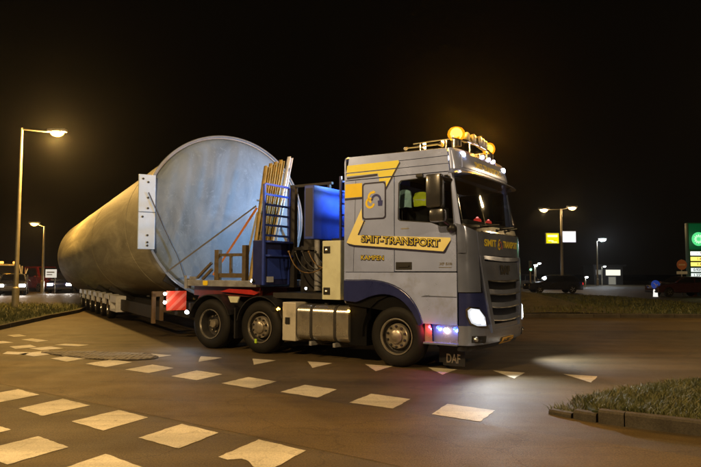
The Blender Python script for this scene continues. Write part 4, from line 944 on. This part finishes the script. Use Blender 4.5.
# marker board with slanted stripes, lit by small lamps
bd = MB().box(0.0, 0.025, -1.40, -0.96, 0.70, 1.13).build("marker_board", mat("marker_red", (0.62, 0.045, 0.02), 0.4, var=0.05), trailer)
STR = mat("marker_faded_stripe", (0.70, 0.13, 0.075), 0.4)
for k in range(-3, 4):
    a0 = -1.18 + k * 0.22; q = []
    for aa, zz in ((a0, 0.70), (a0 + 0.09, 0.70), (a0 + 0.09 + 0.43, 1.13), (a0 + 0.43, 1.13)): q.append((aa, zz))
    def clip(poly, lo, hi):
        for lim, sgn in ((lo, 1), (hi, -1)):
            out = []
            for i in range(len(poly)):
                p, r = poly[i - 1], poly[i]; ip, ir = sgn * (p[0] - lim) >= 0, sgn * (r[0] - lim) >= 0
                if ip != ir: t = (lim - p[0]) / (r[0] - p[0]); out.append((lim, p[1] + t * (r[1] - p[1])))
                if ir: out.append(r)
            poly = out
            if not poly: return poly
        return poly
    q = clip(q, -1.40, -0.96)
    if len(q) >= 3: MB().plate(q, [], lambda a, c, d: (0.029 - d, a, c), 0.003).build("stripe", STR, bd)
b = MB().box(-0.05, 0.0, -1.2, -1.14, 0.6, 1.2); b.box(-.3, -.02, -1.2, -.5, .66, .74); b.build("board_bracket", CHASSIS, trailer)
for z in (0.88, 1.07):
    MB().sphere((0.03, -1.44, z), 0.035, 10, 6).build("board_lamp", emis("board_glow", (0.9, 0.94, 1.0), 30), trailer, smooth=60)
    MB().box(-0.02, 0.02, -1.46, -1.40, z - .03, z + .03).build("board_lamp_base", BLACK, trailer)
ld = bpy.data.lights.new("board_light", 'POINT'); ld.energy = 5; ld.color = (0.9, 0.94, 1.0); ld.shadow_soft_size = 0.03
lo = bpy.data.objects.new("board_light", ld); col.objects.link(lo); lo.parent = trailer; lo.location = (0.22, -1.45, 0.98)
# gooseneck deck resting over the tractor: built in the tractor's frame, child of the trailer
bpy.context.view_layer.update()
TM = Matrix.Translation((1.4347, 11.2747, 0)) @ Matrix.Rotation(-YAW, 4, 'Z')
KM = (Matrix.Translation((TL[0], TL[1], 0)) @ Matrix.Rotation(-TY, 4, 'Z')).inverted() @ TM
def kbuild(mb, name, m, **k):
    mb.v = [tuple(KM @ Vector(p)) for p in mb.v]; return mb.build(name, m, trailer, **k)
dk = [(-3.30, -1.0), (-5.30, -1.0), (-4.95, 0.0), (-4.55, 0.95), (-3.30, 0.95)]
kbuild(MB().plate(dk, [], lambda a, c, d: (a, c, 1.385 - d), 0.13), "gooseneck_deck", GREY, bevel=0.01)
kbuild(MB().box(-5.2, -3.3, -0.86, -0.80, 1.06, 1.25).box(-4.9, -3.0, -0.4, 0.4, 1.08, 1.25), "gooseneck_beam", mat("dull_red", (0.10, 0.008, 0.006), 0.6, var=0.3))
kbuild(MB().plate([(-4.35, 1.15), (-3.4, 1.10), (-3.3, 1.14), (-3.5, 1.20), (-4.1, 1.21)], [], lambda a, c, d: (a, -0.93 + d, c), 0.04), "red_bracket", RED)
kbuild(MB().bar((-4.9, -0.5, 1.2), (-5.6, -0.1, 0.75), 0.5, 0.2), "gooseneck_arm", MATS["dull_red"])
BROWN = mat("weathered_timber", (0.09, 0.065, 0.035), 0.75, var=0.35, scale=10, bump=0.2)
kbuild(MB().box(-4.50, -4.38, -0.96, -0.86, 1.385, 2.02), "stake_post", BROWN)
kbuild(MB().box(-3.72, -3.62, -0.96, -0.86, 1.385, 2.10), "stake_post", BROWN)
kbuild(MB().box(-4.38, -3.72, -0.94, -0.88, 1.44, 1.53).box(-4.38, -3.72, -0.93, -0.89, 1.88, 1.94).box(-4.1, -4.04, -.93, -.89, 1.53, 1.88), "stake_rail", BROWN)
kbuild(MB().box(-5.34, -5.26, -1.02, -0.9, 1.20, 1.48).box(-5.2, -5.0, -1.0, -0.9, 1.385, 1.46), "deck_bracket", GREY)
kbuild(MB().bar((-5.05, -0.95, 1.40), (-4.62, -0.92, 1.75), 0.05, 0.05).bar((-4.85, -0.95, 1.40), (-4.6, -0.92, 1.62), 0.05, 0.05), "ratchet_bar", BROWN)
kbuild(MB().plate(rrect(-4.78, -4.64, 1.275, 1.375, 0.03), [], lambda a, c, d: (a, -1.012 + d, c), 0.01), "deck_sign", YEL2)
def Tw(p): return TM @ Vector(p)

# yellow stakes leaning behind the ladder
def stake(label, p0, p1, m, mark=False):
    p0, p1 = Tw(p0), Tw(p1); t = thing("steel_stake", label, "stake", tuple(p0), 0, "loose stakes leaning behind the blue ladder")
    d = p1 - p0; M = d.to_track_quat('Z', 'Y').to_matrix().to_4x4()
    fwd = Vector((math.cos(YAW), -math.sin(YAW), 0)); zz = d.normalized(); yy = zz.cross(fwd).normalized(); xx = yy.cross(zz)
    M = Matrix(((xx.x, yy.x, zz.x, 0), (xx.y, yy.y, zz.y, 0), (xx.z, yy.z, zz.z, 0), (0, 0, 0, 1))); l = d.length
    b = MB().box(-0.04, 0.0, -0.045, 0.045, 0, l, M); b.build("web", m, t)
    MB().box(-0.04, 0.05, -0.045, -0.035, 0, l, M).box(-0.04, 0.05, 0.035, 0.045, 0, l, M).build("side_flange", m, t)
    if mark: MB().lathe([(0.045, 0), (0.045, .006)], 14, M @ Matrix.Translation((0.002, 0, l - .28)) @ Matrix.Rotation(R(90), 4, 'Y')).lathe([(0.03, 0), (0.03, .006)], 10, M @ Matrix.Translation((0.002, 0, l - .8)) @ Matrix.Rotation(R(90), 4, 'Y')).build("hole_plate", BLACK, t)
STY = mat("stake_yellow", (0.38, 0.27, 0.08), 0.55, 0.0, var=0.3, scale=6, dirt=0.7, dirtcol=(0.16, 0.10, 0.04))
XB = -3.40
for k, (lb, yt, zt) in enumerate((("shortest worn yellow steel stake at the left of the row behind the ladder", -0.60, 3.74), ("second yellow steel stake from the left behind the ladder", -0.465, 3.81),
                                  ("third yellow steel stake from the left behind the ladder", -0.33, 3.86), ("fourth yellow steel stake next to the white one", -0.19, 3.92))):
    yb = -1.02 + 0.125 * k; stake(lb, (XB - 0.02 * k, yb, 1.39), (XB + 0.02 * k, yt, zt), STY)
stake("tall white steel stake with dark holes at the right end of the yellow row", (XB + .02, -0.60, 1.39), (XB + .06, 0.09, 4.03), WHITE, True)
# straps
def strap(name, label, P, m, w_=0.05, cat="strap", grp=None, rad=None):
    P = [Vector(p) for p in P]; b = MB()
    if rad: b.tube([tuple(p - P[0]) for p in P], rad, 6)
    else:
        for a, c in zip(P, P[1:]): b.bar(tuple(a - P[0]), tuple(c - P[0]), w_, 0.006, up=(0.3, -0.9, 0.2))
    o = b.build(name, m, None, loc=tuple(P[0])); tag(o, label, cat, grp); return o
KT = Matrix.Translation((TL[0], TL[1], 0)) @ Matrix.Rotation(-TY, 4, 'Z')
G_ = "lashings in front of the tank"
strap("lashing_strap", "orange lashing strap running diagonally from the stakes to the deck in front of the tank", [Tw((-3.46, -0.82, 2.86)), KT @ Vector((0.4, -0.47, 1.49))], mat("orange_webbing", (0.75, 0.26, 0.06), 0.7), 0.045, grp=G_)
strap("lashing_strap", "pale lashing strap just right of the orange one, steep against the stakes", [Tw((-3.46, -0.80, 2.78)), Tw((-4.05, -0.60, 1.40))], mat("white_webbing", (0.6, 0.6, 0.6), 0.7), 0.045, grp=G_)
strap("lashing_strap", "dark grey lashing strap crossing low over the tank's round face towards lower left", [Tw((-3.46, -0.84, 2.90)), KT @ Vector((0.25, -1.44, 1.57))], mat("grey_webbing", (0.12, 0.12, 0.13), 0.7), 0.032, grp=G_)
strap("lashing_strap", "white lashing strap seen through the blue ladder rungs right of the stakes", [Tw((-3.36, -0.30, 2.62)), Tw((-3.30, 0.55, 1.45))], MATS["white_webbing"], 0.06, grp=G_)
strap("lashing_chain", "thin dark chain hanging from the white plate down the tank's left edge", [KT @ Vector((0.10, -1.86, 3.30)), KT @ Vector((0.12, -1.5, 2.5)), KT @ Vector((0.14, -1.2, 1.9)), KT @ Vector((0.2, -1.05, 1.42))], mat("chain_steel", (0.10, 0.09, 0.08), 0.5, 0.6), cat="chain", grp=G_, rad=0.012)

# things inside the cab
def vest(label, c, sx, sz, m, m2):
    t = thing("work_vest", label, "vest", tuple(Tw(c)), -YAW, "vests hanging in the cab window")
    out = [(-.5, -.5), (-.52, .1), (-.36, .42), (-.12, .5), (.12, .5), (.36, .42), (.52, .1), (.5, -.5), (.1, -.46), (-.2, -.52)]
    n = 7; b = MB()
    b.plate([(a * sx, c_ * sz) for a, c_ in out], [], lambda a, c_, d: (a, d + 0.03 * math.sin(a * 19 + c_ * 5), c_), 0.04); b.build("fabric", m, t)
    b = MB(); b.plate([(-.51 * sx, -.2 * sz), (.51 * sx, -.2 * sz), (.51 * sx, -.02 * sz), (-.51 * sx, -.02 * sz)], [], lambda a, c_, d: (a, -0.004 + d + 0.03 * math.sin(a * 19 + c_ * 5), c_), 0.003); b.build("reflective_band", m2, t)
vest("pale aqua work shirt hanging at the rear of the cab side window", (0.06, -1.05, 2.80), 0.24, 0.31, mat("aqua_cloth", (0.55, 0.85, 0.85), 0.8), mat("sky_cloth", (0.32, 0.55, 0.85), 0.7))
vest("lime yellow hi-vis vest hanging in the middle of the cab side window", (0.375, -1.05, 2.775), 0.27, 0.24, mat("lime_cloth", (0.62, 0.72, 0.02), 0.8), mat("silver_cloth", (0.7, 0.72, 0.6), 0.5))
def dashlamp(label, p, r, st):
    t = thing("dashboard_lamp", label, "lamp", tuple(Tw(p)), 0, "small lamps behind the windscreen")
    MB().lathe([(r * 1.2, 0), (r * 1.25, r * .5), (r * 1.0, r * 1.0), (r * .6, r * 1.25), (0.002, r * 1.35)], 14).build("red_cap", emis("red_glow_%d" % st, (1.0, 0.05, 0.03), st), t, smooth=60)
    MB().lathe([(r * .35, 0), (r * .4, r * .3), (0.002, r * .5)], 10, Matrix.Translation((0, 0, r * 1.25))).build("tip", emis("pink_glow_%d" % st, (1.0, 0.25, 0.2), st * 5), t, smooth=60)
dashlamp("dim round red lamp glowing on the dashboard at the left of the windscreen", (1.10, -0.40, 2.40), 0.055, 0.5)
dashlamp("brighter red lamp with a white hot tip at the centre of the dashboard", (1.15, -0.02, 2.40), 0.045, 0.9)

# ------------------------------------------------------------------ background: signs, cars, petrol station
def adbox(label, x0, x1, z0, z1, y, c, m_e):
    t = thing("advertising_box", label, "sign", ((x0 + x1) / 2, y, (z0 + z1) / 2), 0, "lit advertising boxes on the double lamp post")
    hw_, hh = (x1 - x0) / 2, (z1 - z0) / 2
    MB().box(-hw_, hw_, -0.13, 0.13, -hh, hh, ch=0.03).build("case", GREY, t)
    MB().box(-hw_ + .05, hw_ - .05, -0.138, 0.138, -hh + .05, hh - .05).build("lit_face", m_e, t)
    return t, hw_, hh
t, a, c = adbox("yellow lit advertising box on the left of the double lamp post", 19.60, 20.95, 4.55, 5.65, 61.9, None, emis("yellow_sign_light", (0.85, 0.78, 0.0), 1.0))
b = MB(); b.box(-0.5, 0.5, -0.145, -0.141, 0.12, 0.34); b.box(-0.42, 0.1, -0.145, -0.141, -0.3, -0.2); b.box(-.1, .45, -.145, -.141, -.42, -.34); b.build("print", emis("pale_sign_print", (1, 0.95, 0.6), 1.0), t)
t, a, c = adbox("white lit advertising box on the right of the double lamp post", 21.25, 22.65, 4.68, 5.84, 61.9, None, emis("white_sign_light", (0.93, 0.92, 1.0), 1.3))
b = MB(); b.box(-0.5, 0.3, -0.145, -0.141, 0.1, 0.2); b.build("print", emis("grey_sign_print", (0.8, 0.82, 0.95), 1.0), t)

def car(name, label, x, y, ang, color, cat="car", L_=4.3, Wd=1.75, H_=1.45, van=False, head=0, tail=0, grp=None):
    t = thing(name, label, cat, (x, y, 0), ang, grp); hl = L_ / 2; w2 = Wd / 2
    P = mat("car_paint_%.3f_%.3f_%.3f" % color, color, 0.25, 0.3, var=0.05, coat=1.0)
    wb = L_ * 0.305
    def arch(xc, r=0.36): return [(xc + r * math.cos(R(a)), 0.30 + r * math.sin(R(a))) for a in range(180, -1, -30)]
    if van: side_ = [(-hl, 0.3)] + arch(-wb) + arch(wb) + [(hl, 0.3), (hl, 0.75), (hl - 0.12, 0.95), (hl - 0.75, 1.15), (-hl + .02, 1.15)]
    else: side_ = [(-hl, 0.32)] + arch(-wb) + arch(wb) + [(hl, 0.3), (hl, 0.62), (hl - 0.15, 0.78), (hl - 1.05, 0.92), (-hl + 0.1, 0.97), (-hl, 0.85)]
    side_ = [p for i, p in enumerate(side_) if i == 0 or p != side_[i - 1]]
    bm = MB().plate(side_, [], lambda a, c_, d: (a, -w2 + d, c_), Wd); bm.build("body", P, t, bevel=0.05)
    zb = 1.15 if van else 0.94
    roof = [(hl - 0.8, zb), (hl - 1.35, H_), (-hl + 0.1, H_), (-hl + 0.03, zb)] if van else [(hl - 1.15, zb), (hl - 1.85, H_ - .03), (hl - 2.4, H_), (-hl + 1.0, H_ - .02), (-hl + 0.6, H_ - .06), (-hl + 0.16, zb)]
    tum = 0.16
    vs = []; n = len(roof)
    for s in (-1, 1): vs += [(a, s * (w2 - 0.03 - tum * (c_ - zb) / (H_ - zb)), c_) for a, c_ in roof]
    fs = [tuple(range(n)), tuple(range(2 * n - 1, n - 1, -1))] + [(i, (i + 1) % n, n + (i + 1) % n, n + i) for i in range(n)]
    MB().add(vs, fs).build("cabin", P, t, bevel=0.04)
    for s in (-1, 1):      # side glazing, 6 mm proud
        f = 0.84; cx, cz = (sum(p[0] for p in roof) / n, (zb + H_) / 2)
        q = [(cx + (a - cx) * 0.88, zb + 0.04 + (c_ - zb) * 0.80) for a, c_ in roof]
        mid = cx + 0.05
        for part in ([p for p in q], ):
            vv = [(a, s * (w2 - 0.03 - tum * (c_ - zb) / (H_ - zb) + 0.006), c_) for a, c_ in part]
            MB().add(vv + [(p[0], p[1] - s * .004, p[2]) for p in vv], [tuple(range(n)), tuple(range(2 * n - 1, n - 1, -1))] + [(i, (i + 1) % n, n + (i + 1) % n, n + i) for i in range(n)]).build("side_window", DGLASS, t)
        MB().box(mid - .03, mid + .03, min(s * (w2 - .10), s * (w2 - .02)), max(s * (w2 - .10), s * (w2 - .02)), zb, H_ - .1).build("door_pillar", P, t)
    a0, a1 = roof[0], roof[1]; b0, b1 = roof[-1], roof[-2]
    for nm, (p, q_), sg in (("windscreen", (a0, a1), 1), ("rear_window", (b0, b1), -1)):
        yb_, yt_ = w2 - 0.12, w2 - 0.1 - tum
        dd = 0.008 * sg
        vs = [(p[0] + dd + (q_[0] - p[0]) * .08, -yb_, p[1] + (q_[1] - p[1]) * .08), (p[0] + dd + (q_[0] - p[0]) * .08, yb_, p[1] + (q_[1] - p[1]) * .08), (p[0] + dd + (q_[0] - p[0]) * .9, yt_, p[1] + (q_[1] - p[1]) * .9), (p[0] + dd + (q_[0] - p[0]) * .9, -yt_, p[1] + (q_[1] - p[1]) * .9)]
        MB().add(vs, [(0, 1, 2, 3)]).build(nm, DGLASS, t)
    for xc in (-wb, wb):
        for s in (-1, 1):
            Mx = Matrix.Translation((xc, s * (w2 - 0.11), 0.315)) @ Matrix.Rotation(R(90) if s < 0 else R(-90), 4, 'X')
            wh = MB().lathe([(0.20, -.1), (0.29, -.1), (0.315, -.07), (0.315, .07), (0.29, .1), (0.21, .1)], 24, Mx).build("wheel", RUB, t, smooth=35)
            rb = MB().lathe([(0.205, .101), (0.19, .08), (0.06, .09), (0.001, .1)], 18, Mx, cap=False)
            for k in range(5): rb.box(0.05, 0.19, -.018, .018, .085, .108, Mx @ Matrix.Rotation(2 * math.pi * k / 5, 4, 'Z'))
            rb.build("rim", ALU, wh)
    for s in (-1, 1):
        ya, yb2 = sorted((s * (w2 - 0.42), s * (w2 - 0.06)))
        MB().box(hl - 0.10, hl + 0.012, ya, yb2, 0.56, 0.72, ch=0.03).build("headlight", emis("car_head_%d" % head, (1.0, 0.93, 0.82), head) if head else CHROME, t)
        MB().box(-hl - 0.012, -hl + 0.10, *sorted((s * (w2 - 0.32), s * (w2 - 0.03))), 0.66, 0.86, ch=0.03).build("tail_light", emis("car_tail_%d" % tail, (1.0, 0.03, 0.03), tail) if tail else mat("tail_plastic", (0.2, 0.01, 0.01), 0.3), t)
        MB().box(hl - 1.35, hl - 1.2, *sorted((s * w2, s * (w2 + .16))), zb, zb + .12, ch=0.03).build("wing_mirror", P, t)
    MB().box(-hl - .02, -hl + .02, -0.26, 0.26, 0.42, 0.53).build("number_plate", mat("plate_yellow", (0.8, 0.48, 0.05), 0.4), t)
    MB().box(-hl - .03, hl + .03, -w2 + .1, w2 - .1, 0.28, 0.42, ch=0.04).build("bumper", BLACK, t)
    for s in (head and -1, head and 1):
        if s:
            ld = bpy.data.lights.new("car_headlight", 'SPOT'); ld.energy = 60 * min(1, head / 40); ld.color = (1, .95, .88); ld.spot_size = R(70); ld.spot_blend = .8; ld.shadow_soft_size = .06
            lo = bpy.data.objects.new("car_headlight", ld); col.objects.link(lo); lo.parent = t; lo.location = (hl + .08, s * (w2 - .24), .64); lo.rotation_euler = Vector((1, 0, -.08)).to_track_quat('-Z', 'Y').to_euler()
    return t
GC = "cars waiting around the crossing"
car("parked_car", "dark estate car with lit red tail light below the advertising boxes", 16.35, 50.0, R(180), (0.02, 0.02, 0.024), tail=5, grp=GC)
car("parked_car", "dark car with small red tail light half behind the estate car beside the lorry", 15.6, 57.5, R(172), (0.03, 0.03, 0.035), tail=10, grp=GC, L_=4.0)
car("parked_car", "dark maroon car at the right edge in front of the petrol station", 22.9, 43.0, R(183), (0.055, 0.02, 0.025), grp=GC, H_=1.4, L_=4.1)
car("parked_van", "dark red delivery van with unlit lamps behind the dazzling headlights at far left", -25.2, 50.0, R(-30), (0.16, 0.012, 0.01), "van", grp=GC, L_=4.6, Wd=1.9, H_=2.0, van=True)
car("parked_car", "dark blue car with bright white headlights left of the tank's tail", -21.9, 47.4, R(-75), (0.02, 0.03, 0.12), head=60, grp=GC, L_=4.1)
car("parked_car", "grey car with dazzling headlights at far left on the verge road", -23.4, 43.0, R(-65), (0.1, 0.1, 0.11), head=60, grp=GC)
ev = car("escort_van", "white escort van with amber beacon bar on its roof at the far left edge", -25.6, 46.2, R(-62), (0.5, 0.45, 0.36), "van", L_=5.0, Wd=1.95, H_=2.1, van=True, head=50)
bb_ = MB().box(0.55, 0.85, -0.7, 0.7, 2.10, 2.16).build("beacon_bar_base", BLACK, ev)
for y in (-0.5, 0.5): MB().box(0.56, 0.84, y - .2, y + .2, 2.16, 2.32, ch=0.04).build("beacon", emis("van_beacon", (1.0, 0.42, 0.05), 4), ev)
ld = bpy.data.lights.new("van_beacon_light", 'POINT'); ld.energy = 120; ld.color = AMB; ld.shadow_soft_size = .12
lo = bpy.data.objects.new("van_beacon_light", ld); col.objects.link(lo); lo.parent = ev; lo.location = (0.7, 0, 2.6)

# small route sign on the second left lamp post
t = thing("route_sign", "small white route sign hanging beside the second left lamp post", "sign", (-21.75, 44.9, 1.45), 0)
MB().box(-0.4, 0.4, -0.02, 0.02, -0.30, 0.30, ch=0.008).build("panel", emis("lit_white_panel", (0.95, 0.9, 0.78), 0.6), t)
b = MB().box(-0.3, 0.25, -0.026, -0.022, 0.05, 0.13); b.box(-0.3, 0.1, -0.026, -0.022, -0.12, -0.05); b.build("print", mat("grey_print", (0.3, 0.3, 0.3), 0.5), t)
MB().cyl((0.3, 0.02, -1.45), (0.3, 0.02, 0.3), 0.035).build("post", GREY, t)

# traffic island furniture on the right
t = thing("keep_right_sign", "round blue keep right sign on a white lit bollard left of the maroon car", "road sign", (20.95, 42.5, 0), 0)
MB().lathe([(0.16, 0), (0.15, 0.05), (0.13, 0.45), (0.11, 0.5)], 16).build("bollard", emis("lit_bollard", (1, .97, .92), 0.9), t, smooth=40)
MB().lathe([(0.30, 0), (0.30, 0.03)], 24, Matrix.Translation((0, -0.03, 0.83)) @ Matrix.Rotation(R(90), 4, 'X')).build("blue_disc", mat("sign_blue", (0.02, 0.07, 0.6), 0.35, emit=(0.05, 0.15, 1.0), estr=0.15), t, smooth=40)
MB().bar((-0.14, -0.068, 0.95), (0.12, -0.068, 0.72), 0.05, 0.004, up=(0, 1, 0)).box(-0.04, 0.14, -0.07, -0.065, 0.69, 0.735).box(0.095, 0.14, -0.07, -0.065, 0.69, 0.86).build("arrow", WHITE, t)
MB().cyl((0, 0, 0.45), (0, 0, 1.1), 0.035).build("post", GREY, t)
t = thing("round_sign", "round orange red road sign on a thin post left of the price totem", "road sign", (23.6, 44.0, 0), 0)
MB().cyl((0, 0, 0), (0, 0, 2.6), 0.04).build("post", GREY, t)
MB().lathe([(0.36, 0), (0.36, 0.03)], 28, Matrix.Translation((0, -0.04, 2.22)) @ Matrix.Rotation(R(90), 4, 'X')).build("red_disc", mat("sign_red", (0.28, 0.09, 0.04), 0.4, emit=(1.0, 0.25, 0.05), estr=0.04), t, smooth=40)  # faint emission stands in for street light falling on the disc
MB().box(-0.24, 0.24, -0.076, -0.071, 2.17, 2.27).build("white_bar", mat("sign_bar", (0.7, 0.5, 0.35), 0.4), t)
MB().box(-0.38, 0.38, -0.06, -0.03, 1.55, 1.75).build("under_plate", WHITE, t)
t = thing("marker_post", "blue white striped marker bollard standing below the price totem", "bollard", (24.35, 43.9, 0), 0)
MB().box(-0.16, 0.16, -0.16, 0.16, 0, 0.62, ch=0.03).build("base", mat("rust_orange", (0.35, 0.16, 0.08), 0.6), t)
MB().box(-0.17, 0.17, -0.17, 0.17, 0.62, 1.34, ch=0.04).build("top", mat("bollard_blue", (0.45, 0.55, 0.8), 0.4, emit=(0.5, 0.65, 1), estr=0.25), t)
t = thing("traffic_light", "slim traffic signal with small green lamp just right of the lorry", "traffic light", (15.3, 52.5, 0), 0)
MB().cyl((0, 0, 0), (0, 0, 2.6), 0.06).build("post", POLE, t)
h_ = MB().box(-0.14, 0.14, -0.14, 0.1, 1.75, 2.65, ch=0.03).build("signal_head", mat("signal_case", (0.03, 0.06, 0.05), 0.4), t)
for z, m in ((2.5, mat("dead_red", (0.08, 0.01, 0.01), 0.3)), (2.2, mat("dead_amber", (0.1, 0.05, 0.01), 0.3)), (1.9, emis("green_signal", (0.3, 1, 0.55), 2.5))):
    MB().lathe([(0.1, 0), (0.07, .02), (.001, .03)], 16, Matrix.Translation((0, -0.14, z)) @ Matrix.Rotation(R(90), 4, 'X'), cap=False).build("signal_lens", m, h_)
street_lamp("low white lamp on a short post just right of the lorry", 15.95, 53.5, 2.2, [(0.12, 0, 0.1)], COLD, 60, 40, pr=0.06, hs=0.6)
street_lamp("far small white street lamp beside the lorry's right edge", 19.5, 65.0, 2.55, [(0.4, 0, 0.1)], COLD, 60, 30, pr=0.06, hs=0.6)
street_lamp("small far white lamp low beside the cold white street lamp", 34.6, 85.0, 2.6, [(0.4, 0, 0.0)], COLD, 60, 30, pr=0.06, hs=0.7)

street_lamp("low white lamp glowing just above the tail of the dark estate car", 26.6, 70.0, 1.15, [(0.15, 0, 0.05)], COLD, 20, 40, pr=0.05, hs=0.7)
# petrol station
st = thing("petrol_price_sign", "tall petrol price totem with round green glowing emblem and lit price rows", "sign", (25.2, 45.0, 0), 0)
MB().box(-0.62, 1.1, -0.25, 0.25, 0.9, 5.3, ch=0.05).build("totem_body", mat("totem_green", (0.01, 0.09, 0.035), 0.4), st, smooth=40)
MB().box(-0.5, 0.9, -0.15, 0.15, 0, 0.9).build("totem_base", GREY, st)
hd_ = MB().box(-0.60, 1.08, -0.262, -0.254, 3.35, 5.22).build("header", emis("totem_green_light", (0.0, 0.35, 0.12), 0.06), st)
MB().lathe([(0.50, 0), (0.50, 0.01)], 32, Matrix.Translation((0.10, -0.264, 4.10)) @ Matrix.Rotation(R(90), 4, 'X')).build("emblem_disc", emis("emblem_green", (0.10, 0.75, 0.25), 0.9), hd_)
for k in range(12):
    a = 2 * math.pi * k / 12
    q = [(0.10 + r_ * math.cos(a + da), 4.10 + r_ * math.sin(a + da)) for r_, da in ((0.12, 0), (0.26, -0.2), (0.36, 0), (0.26, 0.2))]
    MB().plate(q, [], lambda p, c_, d: (p, -0.280 + d, c_), 0.004).build("emblem_petal", emis("emblem_white", (0.7, 1.0, 0.7), 1.0), hd_)
for i, (z, nm, c_, e_, tx) in enumerate(((3.05, "white", (1, .97, .9), 1.6, "1.799"), (2.66, "yellow", (1.0, 0.72, 0.12), 1.6, "1.689"), (2.27, "yellow", (1.0, 0.72, 0.12), 1.6, "1.639"), (1.86, "white", (0.9, 1, 0.95), 0.9, "0.929"), (1.48, "white", (0.9, 1, 0.95), 0.9, "1.229"))):
    row = MB().box(-0.52, 0.44 if i > 2 else 1.0, -0.262, -0.254, z - 0.14, z + 0.14).build("price_row", emis("price_%s_%d" % (nm, i > 2), c_, e_), st)
    if i > 2: MB().box(0.5, 1.02, -0.262, -0.254, z - 0.15, z + 0.15).build("price_tag", emis("price_green", (0.1, 0.85, 0.4), 1.0), st)
    lettering("price_digits", tx, 0.26, lambda a, b, z=z, i=i: (a + (-0.04 if i > 2 else 0.24), -0.266, z + b), BLACK, row, 0.006, width=0.6)
ld = bpy.data.lights.new("totem_light", 'POINT'); ld.energy = 12; ld.color = (0.4, 1, 0.5); ld.shadow_soft_size = .4
lo = bpy.data.objects.new("totem_light", ld); col.objects.link(lo); lo.parent = st; lo.location = (0.1, -1.6, 4.1)
k = thing("petrol_kiosk", "low kiosk with two lit windows far behind the cold white street lamp", "building", (37.4, 92.0, 0), 0)
MB().box(-1.9, 2.3, -2, 2, 0, 2.7).build("wall", mat("kiosk_wall", (0.035, 0.035, 0.035), 0.8), k)
MB().box(-2.2, 2.6, -2.5, 2.4, 2.7, 2.9).build("roof", mat("kiosk_roof", (0.02, 0.02, 0.022), 0.7), k)
for x0, x1, z0, z1, s_ in ((-0.2, 1.9, 1.35, 2.15, 1.0), (-1.6, -0.9, 1.5, 2.1, 0.12), (0.2, 1.2, 0.05, 1.1, 0.12)):
    f = MB().box(x0 - .08, x1 + .08, -2.06, -2.0, z0 - .08, z1 + .08).build("window_frame", GREY, k)
    MB().box(x0, x1, -2.07, -2.05, z0, z1).build("pane", emis("lit_window_%d" % int(s_ * 100), (0.95, 0.92, 0.75), s_), f)

# ------------------------------------------------------------------ lens glow round the lamps, imitated by added thin haze
hz = MB().box(-130, 130, -40, 170, -1.0, 14).build("glow_haze", bpy.data.materials.new("glow_haze"))
tag(hz, kind="stuff"); hm = hz.data.materials[0]; hm.use_nodes = True; n_ = hm.node_tree.nodes
for x in list(n_): n_.remove(x)
o_ = n_.new("ShaderNodeOutputMaterial"); v_ = n_.new("ShaderNodeVolumePrincipled"); v_.inputs["Density"].default_value = 0.0002
v_.inputs["Color"].default_value = (0.9, 0.9, 0.9, 1); v_.inputs["Anisotropy"].default_value = 0.9
hm.node_tree.links.new(v_.outputs[0], o_.inputs["Volume"])
